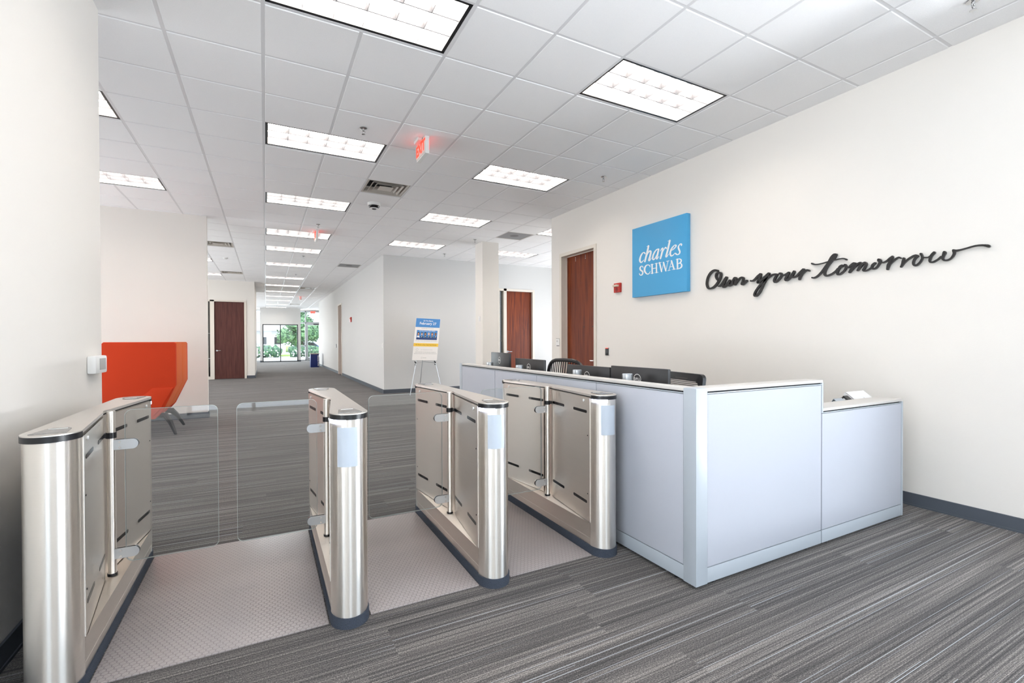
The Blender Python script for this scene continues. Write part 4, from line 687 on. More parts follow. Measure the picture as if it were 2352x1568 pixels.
# ================================================================ turnstiles
ZT = .976
def half_ell(cx, cy, rx, ry, a0, a1, n=18):
    return [(cx+rx*math.cos(a0+(a1-a0)*k/n), cy+ry*math.sin(a0+(a1-a0)*k/n)) for k in range(n+1)]
def make_turnstile(face_x, s, wing, reader, label, yc=-.505, led=-1):
    """s=+1: lane face looks to -x, body extends to +x; s=-1 mirrored. yc = centre"""
    w = .165; hl = .595; cap = .09; ap = .078
    def px(x): return face_x+s*x
    def P2(l): return [(px(x), yc+y) for x, y in l]
    g = thing('turnstile', (px(w/2), yc, 0), label, 'turnstile', 'brushed steel speed turnstiles')
    full = lambda e=0, ce=0: [(-e, -hl)]+[(x, y) for x, y in half_ell(w/2, -hl, w/2+e, cap+e+ce, PI, 2*PI)]+[(w+e, hl)]+[(x, y) for x, y in half_ell(w/2, hl, w/2+e, cap+e+ce, 0, PI)]
    MB().prism(P2(full(.004)), 0, .05, 'z').build('carpet_plinth', M_PLINTH, g)
    st = [(0, -hl+.012), (w, -hl+.012), (w, hl-.012), (0, hl-.012)]
    MB().prism(P2([(.003, -hl+.012), (w-.003, -hl+.012), (w-.003, hl-.012), (.003, hl-.012)]), .045, .09).build('kick_strip', M_STEELP, g, smooth=False)
    MB().prism(P2(st), .093, .185).build('base_panel', M_STEELP, g, smooth=False)
    MB().prism(P2([(-.001, -hl+.010), (.004, -hl+.010), (.004, hl-.010), (-.001, hl-.010)]), .0895, .0935).build('base_edge', M_STEELT, g, smooth=False)
    for e, sg in (('f', -1), ('b', 1)):
        c = half_ell(w/2, sg*(hl-.010), w/2, cap+.010, PI if sg < 0 else 0, 2*PI if sg < 0 else PI, 28)
        MB().prism(P2(c), .048, .950).build('end_column', M_STEEL, g)
        c2 = half_ell(w/2, sg*hl, w/2+.003, cap+.003, PI if sg < 0 else 0, 2*PI if sg < 0 else PI, 28)
        MB().prism(P2(c2), .950, .972).build('end_rim', M_BLACK, g)
    vee = lambda e=0: [(-e, -hl), (ap-.010-e, -.055), (ap-e, -.02), (ap-e, .02), (ap-.010-e, .055), (-e, hl)]
    body = vee(-.004)+[(w, hl-.008), (w, -hl+.008)]
    body[0] = (.004, -hl+.008); body[5] = (.004, hl-.008)
    MB().prism(P2(body), .185, .955).build('cabinet', M_STEELP, g)
    MB().prism(P2([(.006, -hl+.008), (ap+.001, -.03), (ap+.001, .03), (.006, hl-.008), (w-.003, hl-.01), (w-.003, -hl+.01)]), .955, .963).build('shadow_gap', M_DARK, g, smooth=False)
    for a, b in (((0, -hl+.010), (ap-.012, -.062)), ((0, hl-.010), (ap-.012, .062))):
        d = Vector((b[0]-a[0], b[1]-a[1])).normalized(); n = Vector((-d.y, d.x)); n = n if n.x < 0 else -n
        mb = MB(); q = [(a[0], a[1]), (b[0], b[1]), (b[0]+n.x*.003, b[1]+n.y*.003), (a[0]+n.x*.003, a[1]+n.y*.003)]
        mb.prism(P2(q), .190, .953); pn = mb.build('side_panel', M_STEELP, g, smooth=False)
        L_ = (Vector(b)-Vector(a)).length; sgn = 1 if a[1] < 0 else -1
        for z in (.865, .306):
            for y0_, y1_ in ((.065, .245), (.375, .55)):
                t0 = (hl-.010-y1_)/(hl-.010-.062); t1 = (hl-.010-y0_)/(hl-.010-.062)
                p0 = Vector(a)+(Vector(b)-Vector(a))*t0+n*.0031; p1 = Vector(a)+(Vector(b)-Vector(a))*min(t1, .99)+n*.0031
                mb = MB(); u = (p1-p0).normalized(); ln = (p1-p0).length; pts = []
                for k in range(9): th = PI/2+PI*k/8; pts.append((.009+.009*math.cos(th), .009*math.sin(th)))
                for k in range(9): th = -PI/2+PI*k/8; pts.append((ln-.009+.009*math.cos(th), .009*math.sin(th)))
                bs = len(mb.v); m_ = len(pts)
                for off in (0, .0012):
                    for (uu_, vv) in pts: c = p0+u*uu_+n*off; mb.v.append((px(c.x), yc+c.y, z+vv))
                mb.f += [tuple(bs+k for k in range(m_)), tuple(bs+m_+k for k in range(m_))[::-1]]
                for k in range(m_): k2 = (k+1) % m_; mb.f.append((bs+k, bs+k2, bs+m_+k2, bs+m_+k))
                mb.build('sensor_slot', M_SLOT, pn, smooth=False)
        # little white lock button near the top
        t = .14; c = Vector(a)+(Vector(b)-Vector(a))*t+n*.003
        MB().cyl((px(c.x), yc+c.y, .932), (px(c.x+n.x*.005), yc+c.y+n.y*.005, .932), .008, n=12).build('lock', M_WHITE, pn)
        c = Vector(a)+(Vector(b)-Vector(a))*.05+n*.003
        MB().cyl((px(c.x), yc+c.y, .72), (px(c.x+n.x*.002), yc+c.y+n.y*.002, .72), .004, n=8).cyl((px(c.x), yc+c.y, .36), (px(c.x+n.x*.002), yc+c.y+n.y*.002, .36), .004, n=8).build('screw', M_DARK, pn)
    lid = [(x, y) for x, y in vee(.002)]+half_ell(w/2, hl, w/2+.002, cap+.002, 0, PI, 24)[:-1]+[(w+.002, -hl)]
    lid = vee(.002)+half_ell(w/2, hl, w/2+.002, cap+.002, PI, 0, 24)[1:]+half_ell(w/2, -hl, w/2+.002, cap+.002, 2*PI, PI, 24)[:-1]
    lo = MB().prism(P2(lid), .963, ZT).build('lid', M_STEELT, g)
    for sg in (-1, 1):   # raised reader plates on the lid
        yb = sg*(hl-.01); q = [(.03, yb+sg*.055), (.045, yb-sg*.05), (.06, yb-sg*.075), (w-.06, yb-sg*.075), (w-.045, yb-sg*.05), (w-.03, yb+sg*.055)]
        MB().prism(P2(q), ZT, ZT+.003).build('card_reader', mat('reader_top', (150, 148, 146), .22, .7), lo, smooth=False)
        mb = MB(); y_ = yc+yb-sg*.045; mb.box(px(.055), px(w-.055), y_-.0025, y_+.0025, ZT+.003, ZT+.0045); mb.build('indicator_line', M_WHITE, lo, smooth=False)
    # hinge post
    hx = .047
    MB().cyl((px(hx), yc-.015, .19), (px(hx), yc-.015, .974), .017, n=24).build('hinge_post', M_STEEL, g)
    MB().cyl((px(hx), yc-.015, .186), (px(hx), yc-.015, .196), .020, n=24).build('post_foot', M_BLACK, g)
    MB().cyl((px(hx), yc-.015, .845), (px(hx), yc-.015, .872), .021, n=24).box(px(hx), px(hx+.03), yc-.03, yc, .848, .868).build('post_collar', M_BLACK, g)
    # glass wing with rounded corners, in the plane y = yc-.015
    gx0 = -.005; gx1 = gx0-wing; r = .03; z0, z1 = .238, .978; pts = []
    for cx, cz, a0 in ((gx0-r, z1-r, 0), (gx1+r, z1-r, 90), (gx1+r, z0+r, 180), (gx0-r, z0+r, 270)):
        for k in range(7): a = math.radians(a0+15*k); pts.append((px(cx+r*math.cos(a)), cz+r*math.sin(a)))
    yw = yc-.015
    wg = MB().prism(pts, yw-.005, yw+.005, 'y').build('glass_wing', M_WING, g, smooth=False)
    # polished edge all round the wing
    mb = MB(); n_ = len(pts); cxm = sum(p[0] for p in pts)/n_; czm = (z0+z1)/2
    inn = [(p[0]+(.0012 if p[0] < cxm else -.0012), p[1]+(.0012 if p[1] < czm else -.0012)) for p in pts]; b = 0
    for y in (yw-.0052, yw+.0052):
        mb.v += [(p[0], y, p[1]) for p in pts]+[(p[0], y, p[1]) for p in inn]
    for k in range(n_):
        k2 = (k+1) % n_
        mb.f += [(k, k2, n_+k2, n_+k), (2*n_+k, 3*n_+k, 3*n_+k2, 2*n_+k2), (k, 2*n_+k, 2*n_+k2, k2), (n_+k, n_+k2, 3*n_+k2, 3*n_+k)]
    mb.build('polished_edge', M_EDGE, wg, smooth=False)
    for zc in (.812, .287):
        for off, nm in ((-.0105, 'clamp'), (.0065, 'clamp')):
            pts = [(px(hx), zc+.024), (px(hx), zc-.024)]+[(px(-.035-.024*math.sin(math.radians(180*k/12))), zc-.024*math.cos(math.radians(180*k/12))) for k in range(13)]
            co = MB().prism(pts, yw+off-.003, yw+off+.003, 'y').build(nm, M_CHROME if off > 0 else M_ALU, g, smooth=False)
            if off < 0:
                mb = MB()
                for z in (zc-.013, zc+.013): mb.cyl((px(.012), yw+off-.003, z), (px(.012), yw+off-.006, z), .005, n=12)
                mb.build('bolt', M_CHROME, co)
    # light bar under the rim
    ry = led*(hl+.0); a0, a1 = (PI*1.02, PI*1.40) if led < 0 else (PI*.02, PI*.10)
    if s < 0 and led > 0: a0, a1 = (PI*.90, PI*.98)
    arc = half_ell(w/2, ry, w/2+.0025, cap+.0025, a0, a1, 12); arc2 = half_ell(w/2, ry, w/2-.002, cap-.002, a1, a0, 12)
    MB().prism(P2(arc+arc2), .932, .951).build('light_bar', M_LED, g)
    if reader:
        arc = half_ell(w/2, -hl, w/2+.0015, cap+.0015, PI*1.25, PI*1.60, 16); arc2 = half_ell(w/2, -hl, w/2-.002, cap-.002, PI*1.60, PI*1.25, 16)
        MB().prism(P2(arc+arc2), .737, .915).build('reader_window', M_READER, g)
    return g
make_turnstile(-.612, -1, .385, False, 'leftmost steel turnstile against the white wall, glass wing reaching right', led=1)
make_turnstile(.262, 1, .395, True, 'second turnstile from left, steel cabinet with blue-white reader panel, in the centre')
make_turnstile(1.010, 1, .462, True, 'third turnstile from left, between the two narrow lanes')
make_turnstile(1.757, 1, .470, True, 'rightmost steel turnstile standing tight against the reception desk')
# ---- honeycomb mats
for x0, x1, y0, y1, lab in ((-.602, .252, -1.105, .125, 'wide grey honeycomb floor mat in the left lane'), (.437, 1.000, -1.12, .095, 'narrow grey honeycomb floor mat in the middle lane'),
                            (1.190, 1.745, -1.118, .04, 'narrow grey honeycomb floor mat in the right lane')):
    o = MB().box(x0, x1, y0, y1, 0.0, .006).build('floor_mat', M_MAT, None, bevel=.002, origin=(x0, y0, 0)); tag(o, lab, 'mat', 'honeycomb mats in the turnstile lanes')

# ================================================================ reception desk
DX, DY = 1.975, -1.70
desk = thing('reception_desk', (DX+.04, DY+.04, 0), 'long pale grey L-shaped reception counter with framed panels, right of the turnstiles', 'desk')
ZH = 1.052; ZL = .872
# core frames
MB().box(DX+.012, DX+.075, DY+.10, 1.58, .02, ZH-.02).box(DX+.10, 3.112, DY+.012, DY+.075, .02, ZH-.02).box(3.112, 4.10, DY+.012, DY+.075, .02, ZL-.02).build('core_frame', M_DARK, desk, smooth=False)
MB().box(DX, DX+.085, DY, DY+.085, .018, ZH).build('corner_post', M_TRIM, desk, bevel=.002)
MB().box(DX+.0, DX+.085, 1.585, 1.655, .018, ZH).build('end_post', M_TRIM, desk, bevel=.002)
seams = [DY+.085, -.865, -.078, .72, 1.585]
for a, b in zip(seams[:-1], seams[1:]):
    MB().box(DX+.003, DX+.02, a+.003, b-.003, .104, ZH-.034).build('panel', M_PANEL, desk, bevel=.0015)
    MB().box(DX+.003, DX+.02, a+.001, b-.001, .02, .099).build('base_rail', M_TRIM, desk, bevel=.0015)
for x0, x1, zt in ((DX+.088, 3.102, ZH), (3.110, 4.108, ZL)):
    MB().box(x0, x1-.003, DY+.003, DY+.02, .104, zt-.034).build('panel', M_PANEL, desk, bevel=.0015)
    MB().box(x0, x1-.001, DY+.003, DY+.02, .02, .099).build('base_rail', M_TRIM, desk, bevel=.0015)
MB().box(DX+.001, DX+.085, DY+.085, 1.60, ZH-.018, ZH).build('top_cap', M_TOP, desk, bevel=.003)
MB().box(DX+.002, DX+.012, DY+.088, 1.585, ZH-.031, ZH-.026).build('top_bead', M_TRIM, desk, smooth=False)
MB().box(DX+.085, 3.115, DY+.001, DY+.115, ZH-.018, ZH).build('top_cap', M_TOP, desk, bevel=.003)
MB().box(DX+.088, 3.105, DY+.002, DY+.012, ZH-.031, ZH-.026).build('top_bead', M_TRIM, desk, smooth=False)
MB().box(3.117, 4.125, DY+.001, DY+.16, ZL-.018, ZL).build('low_top_cap', M_TOP, desk, bevel=.003)
MB().box(3.117, 4.11, DY+.002, DY+.012, ZL-.031, ZL-.026).build('top_bead', M_TRIM, desk, smooth=False)
MB().box(3.103, 3.118, DY+.001, DY+.11, ZL-.03, ZH-.018).build('step_end_panel', M_TRIM, desk, bevel=.001)
MB().box(4.108, 4.127, DY, DY+.12, .02, ZL-.018).build('end_panel', M_TRIM, desk, bevel=.001)
for x, y in ((DX+.05, DY+.16), (DX+.16, DY+.05), (2.98, DY+.05), (3.20, DY+.05), (4.0, DY+.05), (DX+.05, -.87), (DX+.05, -.08), (DX+.05, .72), (DX+.05, 1.5)):
    MB().cyl((x, y, .0), (x, y, .006), .028, n=14).cyl((x, y, .006), (x, y, .025), .008, n=8).build('levelling_foot', M_BLACK, desk)
MB().box(DX+.075, 2.72, DY+.075, 1.6, .72, .75).box(2.72, 4.10, DY+.075, DY+.72, .72, .75).build('worksurface', M_TOP, desk, bevel=.003)
MB().box(4.05, 4.08, DY+.075, DY+.70, 0, .72).box(2.1, 2.7, 1.56, 1.59, 0, .72).build('support_panel', M_TRIM, desk, smooth=False)

# ---- monitors on arms
def make_monitor(w=.56, h=.335):
    g = thing('monitor', (0, 0, 0), 'monitor', 'monitor')   # back faces -x, centre of screen at origin
    MB().box(-.022, .0, -w/2, w/2, -h/2, h/2).build('rear_shell', M_MON, g, bevel=.004)
    MB().box(.0, .006, -w/2+.004, w/2-.004, -h/2+.004, h/2-.004).build('screen', M_BLACK, g, smooth=False)
    MB().box(-.045, -.022, -.05, .05, -.11, .0).build('mount_plate', M_MON, g, bevel=.003)
    mb = MB(); n = 40
    c = Vector((-.0225, 0, .085)); R = .037; t = .0045; mb.v = []
    for k in range(n):
        a = 2*PI*k/n
        for r_ in (R, R-t): mb.v.append((c.x, c.y+r_*math.cos(a), c.z+r_*math.sin(a)))
    for k in range(n):
        k2 = (k+1) % n; mb.f.append((2*k, 2*k2, 2*k2+1, 2*k+1))
    o = mb.build('badge_ring', M_WHITE, g, smooth=False)
    text('D', .026, frame_m((-.0232, .0215, .085), (0, -1, 0), (0, 0, 1)), M_WHITE, g, 'badge_letter', .0003, bold=.0008)
    text('E', .026, Matrix.Translation((-.0232, .0075, .086)) @ Matrix.Rotation(math.radians(32), 4, 'X') @ Matrix.Translation((.0232, 0, -.085)) @ frame_m((-.0232, 0, .085), (0, -1, 0), (0, 0, 1)), M_WHITE, g, 'badge_letter', .0003, bold=.0008)
    text('L', .026, frame_m((-.0232, -.009, .085), (0, -1, 0), (0, 0, 1)), M_WHITE, g, 'badge_letter', .0003, bold=.0008)
    text('L', .026, frame_m((-.0232, -.0225, .085), (0, -1, 0), (0, 0, 1)), M_WHITE, g, 'badge_letter', .0003, bold=.0008)
    return g
MN = [((2.30, -.935, 1.119), 0, 1.082, 'black monitor nearest the camera, logo ring on its back, right end of the row'),
      ((2.30, -.360, 1.104), 0, 1.078, 'black monitor back third from the left, in front of the ribbed chair'),
      ((2.30, .580, 1.127), 0, 1.073, 'black monitor back second from the left, below the far brown door'),
      ((2.292, 1.21, 1.177), math.radians(-6), 1.076, 'black monitor at the far left end of the desk, standing highest')]
for k, ((x, y, zt), rz, pt, lab) in enumerate(MN):
    g = make_monitor(); lz = zt-.1675; g['label'] = lab; g['group'] = 'monitors along the desk'
    px_, py_ = -.15, -.046; z0 = .751-lz; z1 = pt-lz
    MB().cyl((px_, py_, z0), (px_, py_, z1-.003), .036, n=28).build('stand_post', M_ALU, g)
    MB().cyl((px_, py_, z1-.003), (px_, py_, z1), .034, n=28).build('post_cap', M_TRIM, g)
    MB().box(px_-.05, px_+.05, py_-.06, py_+.06, z0, z0+.015).build('clamp', M_ALU, g, bevel=.002)
    MB().tube([(px_, py_, -.04), (px_+.05, py_+.02, -.045), (-.04, 0, -.05)], .014, n=10).build('arm', M_ALU, g)
    g.location = (x, y, lz); g.rotation_euler = (0, 0, rz)

# ---- task chairs
def chair_base(g):
    mb = MB()
    for k in range(5):
        a = 2*PI*k/5+.3; mb.tube([(0, 0, .13), (.16*math.cos(a), .16*math.sin(a), .11), (.30*math.cos(a), .30*math.sin(a), .075)], [.026, .02, .014], n=8)
    mb.build('star_base', M_BLACK, g)
    for k in range(5):
        a = 2*PI*k/5+.3; x, y = .30*math.cos(a), .30*math.sin(a)
        MB().cyl((x-.022, y, .03), (x-.006, y, .03), .03, n=14).cyl((x+.006, y, .03), (x+.022, y, .03), .03, n=14).cyl((x, y, .03), (x, y, .085), .008, n=8).build('caster', M_BLACK, g)
    MB().cyl((0, 0, .1), (0, 0, .42), .026, n=14).build('gas_lift', M_BLACK, g)
def make_task_chair(kind):
    g = thing('task_chair', (0, 0, 0), 'chair', 'chair'); chair_base(g)
    mb = MB(); mb.prism([(-.23, -.20), (-.17, -.24), (.20, -.25), (.24, -.20), (.24, .20), (.20, .25), (-.17, .24), (-.23, .20)], .43, .485); mb.build('seat', M_BLACK, g, bevel=.012)
    for s_ in (-1, 1):
        MB().tube([(.0, s_*.24, .44), (.0, s_*.31, .46), (.02, s_*.31, .62), (.02, s_*.31, .66)], .014, n=8).build('arm_support', M_BLACK, g)
        MB().box(-.11, .14, s_*.31-.04, s_*.31+.04, .66, .685).build('armrest', M_BLACK, g, bevel=.008)
    # backrest at +x side (sitter faces -x)
    if kind == 'ribbed':
        Wd, zb, zt = .27, .60, 1.09
        prof = []
        for k in range(25):
            a = math.radians(-90+360*k/24)
            c, s2 = math.cos(a), math.sin(a); ex = .55
            y = Wd*(abs(c)**ex)*(1 if c > 0 else -1); z = (zb+zt)/2+(zt-zb)/2*(abs(s2)**ex)*(1 if s2 > 0 else -1)
            prof.append((.24+.05*((z-zb)/(zt-zb))-.04*(1-(y/Wd)**2)+.0, y, z))
        MB().tube(prof, .021, n=8).build('back_frame', M_BLACK, g)
        for k in range(15):
            y = -Wd+.035+(2*Wd-.07)*k/14; hh = (1-abs(y/Wd)**(2/.55))**(.55/2)*.5*(zt-zb)
            zc = (zb+zt)/2; MB().tube([(.24+.05*((zc-hh*.96-zb)/(zt-zb))-.04*(1-(y/Wd)**2), y, zc-hh*.96), (.255-.04*(1-(y/Wd)**2), y, zc), (.24+.05*((zc+hh*.96-zb)/(zt-zb))-.04*(1-(y/Wd)**2), y, zc+hh*.96)], .0062, n=6).build('back_rib', M_BLACK, g)
    else:
        Wd, zb, zt = .25, .56, 1.04; pts = []
        for cy_, cz_, a0 in ((Wd-.04, zt-.04, 0), (-Wd+.04, zt-.04, 90), (-Wd+.04, zb+.04, 180), (Wd-.04, zb+.04, 270)):
            for k in range(6): a = math.radians(a0+18*k); pts.append((cy_+.04*math.cos(a), cz_+.04*math.sin(a)))
        mb = MB(); n_ = len(pts)
        inn = [(y*.84, (zb+zt)/2-.012+(z-(zb+zt)/2)*.80) for y, z in pts]
        def xx(y, z): return .24+.06*((z-zb)/(zt-zb))-.03*(1-(y/Wd)**2)
        for dxx in (0, .03):
            mb.v += [(xx(y, z)+dxx, y, z) for y, z in pts]+[(xx(y, z)+dxx, y, z) for y, z in inn]
        for k in range(n_):
            k2 = (k+1) % n_; mb.f += [(k, k2, n_+k2, n_+k), (2*n_+k, 3*n_+k, 3*n_+k2, 2*n_+k2), (k, 2*n_+k, 2*n_+k2, k2), (n_+k, n_+k2, 3*n_+k2, 3*n_+k)]
        mb.build('back_frame', M_BLACK, g)
        mb = MB()
        for k in range(30):
            z = zb+.055+k*.0132; mb.tube([(xx(-Wd*.83, z)+.012, -Wd*.83, z), (xx(0, z)+.012, 0, z), (xx(Wd*.83, z)+.012, Wd*.83, z)], .0045, n=4)
        o = mb.build('back_mesh', mat('mesh_fabric', (84, 80, 78), .8), g); o['kind'] = 'stuff'
    MB().box(.18, .27, -.03, .03, .40, .47).tube([(.2, 0, .44), (.29, 0, .50), (.30, 0, .72)], .02, n=8).build('back_spine', M_BLACK, g)
    return g
c = make_task_chair('ribbed'); c.location = (2.70, .91, 0); c.rotation_euler = (0, 0, math.radians(12)); tag(c, 'black office chair with rounded ribbed back behind the desk', 'chair', 'office chairs behind the desk')
c = make_task_chair('mesh'); c.location = (2.74, -.59, 0); c.rotation_euler = (0, 0, math.radians(-12)); tag(c, 'black office chair with square mesh back, right of the nearest monitor', 'chair', 'office chairs behind the desk')

# ---- binders and papers on the low counter
def binder(name, M_, label, cat, wx, wy, th, m_cov, group=None, page=None):
    g = thing(name, (0, 0, 0), label, cat, group)
    MB().box(-wx/2, wx/2, -wy/2, wy/2, 0, .003).build('cover', m_cov, g, smooth=False)
    MB().box(-wx/2, wx/2, -wy/2, wy/2, th-.003, th).build('cover', m_cov, g, smooth=False)
    MB().box(-wx/2, -wx/2+.003, -wy/2, wy/2, 0, th).build('spine', m_cov, g, smooth=False)
    MB().box(-wx/2+.006, wx/2-.004, -wy/2+.004, wy/2-.004, .003, th-.004).build('pages', M_WHITEM, g, smooth=False)
    if page:
        mb = MB(); rnd = random.Random(3)
        for k in range(7): x = -wx/2+.05+k*wx/9; mb.box(x, x+.018, -.05+.03*rnd.random(), -.02+.05*rnd.random(), th, th+.0006)
        mb.build('printed_marks', mat('faint_print', (205, 205, 204), .7), g, smooth=False)
    g.matrix_world = M_; return g
tag(MB().box(3.60, 4.32, -1.58, -1.22, .751, .775).build('desk_tray', M_TRIM, bevel=.004), 'flat grey tray holding the leaning binders on the low counter', 'tray')
TB = math.radians(38)
def lean(cx, cy_, cz, th): return Matrix.Translation((cx, cy_, cz)) @ Matrix.Rotation(TB, 4, 'X') @ Matrix.Translation((0, 0, -th))
binder('binder', lean(4.094, -1.470, .842, .026), 'white binder with printed cover leaning on top of the low counter stack', 'binder', .26, .19, .026, M_WHITEM, 'binders on the low counter', True)
binder('binder', lean(4.066, -1.450, .808, .024), 'pale binder leaning directly under the white printed binder', 'binder', .25, .18, .024, M_TOP, 'binders on the low counter')
def tent(x0, x1, yr, zr, m_, lab):
    g = thing('binder', (x0, yr, .776), lab, 'binder', 'binders on the low counter'); t = .004; zf = .776
    MB().prism([(yr, zr), (yr-.12, zf), (yr-.12-t, zf), (yr-t, zr+t)], x0, x1, 'x').build('cover', m_, g, smooth=False)
    MB().prism([(yr, zr), (yr+.05, zf), (yr+.05+t, zf), (yr, zr+t)], x0, x1, 'x').build('cover', m_, g, smooth=False)
    MB().prism([(yr, zr-.012), (yr-.10, zf+.004), (yr+.035, zf+.004)], x0+.004, x1-.01, 'x').build('pages', M_WHITEM, g, smooth=False)
tent(3.885, 3.940, -1.42, .874, M_BLACK, 'black binder propped open like a tent, left of the stack')
tent(3.755, 3.860, -1.42, .860, M_TRIM, 'small pale binder propped open, leftmost on the low counter')

# ================================================================ signs on the right wall
def ribbon(mb, d, x0, x1):
    """caps + [yl,zl,yr,zr]*n in millimetres -> closed prism between x0 (front) and x1"""
    caps, q = d[:4], d[4:]; n = len(q)//4
    L_ = [(q[4*k]/1000, q[4*k+1]/1000) for k in range(n)]; R_ = [(q[4*k+2]/1000, q[4*k+3]/1000) for k in range(n)]
    def arc(a, b, tip):   # half ellipse from a to b through tip
        c = ((a[0]+b[0])/2, (a[1]+b[1])/2); u = (a[0]-c[0], a[1]-c[1]); v = (tip[0]-c[0], tip[1]-c[1])
        return [(c[0]+u[0]*math.cos(t)+v[0]*math.sin(t), c[1]+u[1]*math.cos(t)+v[1]*math.sin(t)) for t in [PI*k/6 for k in range(1, 6)]]
    # quads per segment (self-crossing strokes stay valid) plus caps
    def add(poly):
        b = len(mb.v); m = len(poly)
        for x in (x0, x1): mb.v += [(x, p[0], p[1]) for p in poly]
        mb.f += [tuple(b+i for i in range(m)), tuple(b+m+i for i in range(m))[::-1]]
        for i in range(m): j = (i+1) % m; mb.f.append((b+i, b+j, b+m+j, b+m+i))
    b = len(mb.v)
    for k in range(n): mb.v += [(x0, *L_[k]), (x0, *R_[k]), (x1, *L_[k]), (x1, *R_[k])]
    for k in range(n-1):
        a, c = b+4*k, b+4*k+4
        mb.f += [(a, a+1, c+1, c), (a+2, c+2, c+3, a+3), (a, c, c+2, a+2), (a+1, a+3, c+3, c+1)]
    add([L_[0]]+arc(L_[0], R_[0], (caps[0]/1000, caps[1]/1000))+[R_[0]])
    add([L_[-1]]+arc(L_[-1], R_[-1], (caps[2]/1000, caps[3]/1000))+[R_[-1]])
for wd, lab in (('Own', 'raised black handwritten word Own on the right wall'), ('your', 'raised black handwritten word your on the right wall'), ('tomorrow', 'raised black handwritten word tomorrow with long tail, on right wall')):
    g = thing('wall_lettering', (XR-.02, SCRIPT[wd][0][4]/1000, 1.8), lab, 'lettering', 'handwritten slogan on the wall')
    mb = MB(); off = 0
    for k, d in enumerate(SCRIPT[wd]):
        ribbon(mb, d, 4.472+.00035*k, 4.494)
    mb.build('letter_strokes', M_INK, g, smooth=False)
    mb = MB(); d0 = SCRIPT[wd]
    for d in (d0[0], d0[-1], d0[len(d0)//2]):
        y, z = (d[4]+d[6])/2000, (d[5]+d[7])/2000; mb.cyl((4.490, y, z), (4.506, y, z), .006, n=8)
    mb.build('standoff_pin', M_ALU, g)
g = thing('wall_sign', (XR-.03, 1.05, 2.35), 'square sky-blue company sign with white serif lettering on the right wall', 'sign')
MB().box(4.445, 4.505, .578, 1.515, 1.89, 2.82).build('sign_board', M_BLUE, g, bevel=.002)
mb = MB()
for k, d in enumerate(LOGO): ribbon(mb, d, 4.4435+.00006*(k % 12), 4.4452)
mb.build('lettering', M_WHITEM, g, smooth=False)

# ---- small devices on the walls
g = thing('fire_alarm', (XR, 1.87, 2.06), 'red fire alarm strobe on the wall left of the blue sign', 'alarm')
MB().box(XR-.035, XR, 1.80, 1.935, 1.995, 2.13).build('housing', M_RED, g, bevel=.008)
MB().box(XR-.075, XR-.03, 1.822, 1.915, 2.075, 2.105).build('strobe', mat('strobe_lens', (214, 196, 176), .2), g, bevel=.006)
MB().lathe([(.03, -.036), (.026, -.038)], (XR, 1.868, 2.03), n=18, axis='x').build('horn_grille', mat('alarm_dark_red', (150, 30, 24), .5), g)
g = thing('access_reader', (XR, 2.12, 1.14), 'small black card reader on the wall right of the brown door', 'card reader')
MB().box(XR-.022, XR, 2.075, 2.145, 1.085, 1.195).build('housing', M_BLACK, g, bevel=.006)
MB().box(XR-.0235, XR-.021, 2.08, 2.14, 1.188, 1.196).build('status_light', mat('red_led', (220, 60, 40), .4, emit=(255, 60, 40), es=1.0), g, smooth=False)
MB().box(XR-.012, XR, 2.065, 2.08, 1.09, 1.19).build('side_plate', M_WHITE, g, smooth=False)
g = thing('room_plaque', (XR, 3.46, 1.27), 'small white room plaque left of the brown door in the right wall', 'plaque')
MB().box(XR-.006, XR, 3.40, 3.51, 1.205, 1.345).build('plate', M_WHITE, g, smooth=False)
MB().box(XR-.0065, XR-.005, 3.395, 3.40, 1.205, 1.345).box(XR-.0065, XR-.005, 3.40, 3.51, 1.34, 1.345).box(XR-.0065, XR-.006, 3.41, 3.49, 1.212, 1.224).box(XR-.0065, XR-.006, 3.45, 3.49, 1.30, 1.306).box(XR-.0065, XR-.006, 3.44, 3.49, 1.285, 1.289).build('print', mat('plaque_print', (90, 84, 80), .6), g, smooth=False)
g = thing('thermostat', (XL, .38, 1.165), 'white wall thermostat with grey screen on the near left wall', 'thermostat')
MB().box(XL, XL+.045, .265, .49, 1.112, 1.222).build('housing', M_WHITE, g, bevel=.012)
MB().box(XL+.045, XL+.0465, .335, .455, 1.135, 1.205).build('screen', M_GREYS, g, smooth=False)
g = thing('light_switch', (4.38-.31, 5.92, 1.79), 'tiny white switch on the left face of the white column', 'switch')
MB().box(4.168, 4.18, 6.05, 6.12, 1.74, 1.85).build('plate', M_WHITE, g, bevel=.003)
MB().box(4.160, 4.168, 6.07, 6.10, 1.77, 1.81).build('rocker', M_WHITEM, g, smooth=False)
g = thing('fire_alarm', (2.61, 13.45, 2.05), 'small red fire alarm on the grey corridor wall', 'alarm')
MB().box(2.575, 2.61, 13.33, 13.57, 1.97, 2.14).build('housing', M_RED, g, bevel=.008)
MB().box(2.545, 2.58, 13.40, 13.50, 2.06, 2.10).build('strobe', mat('strobe_lens', (214, 196, 176), .2), g, smooth=False)
g = thing('access_reader', (2.61, 17.3, 1.12), 'small dark card reader beyond the recessed corridor door', 'card reader')
MB().box(2.588, 2.61, 17.22, 17.40, 1.05, 1.20).build('housing', mat('grey_plastic', (150, 150, 150), .5), g, bevel=.004)
g = thing('light_switch', (2.61, 8.56, 1.2), 'white switch plate on the grey corridor wall corner', 'switch')
MB().box(2.602, 2.61, 8.52, 8.60, 1.14, 1.26).build('plate', M_WHITE, g, bevel=.002)
MB().box(2.597, 2.602, 8.545, 8.575, 1.175, 1.225).build('rocker', M_WHITEM, g, smooth=False)

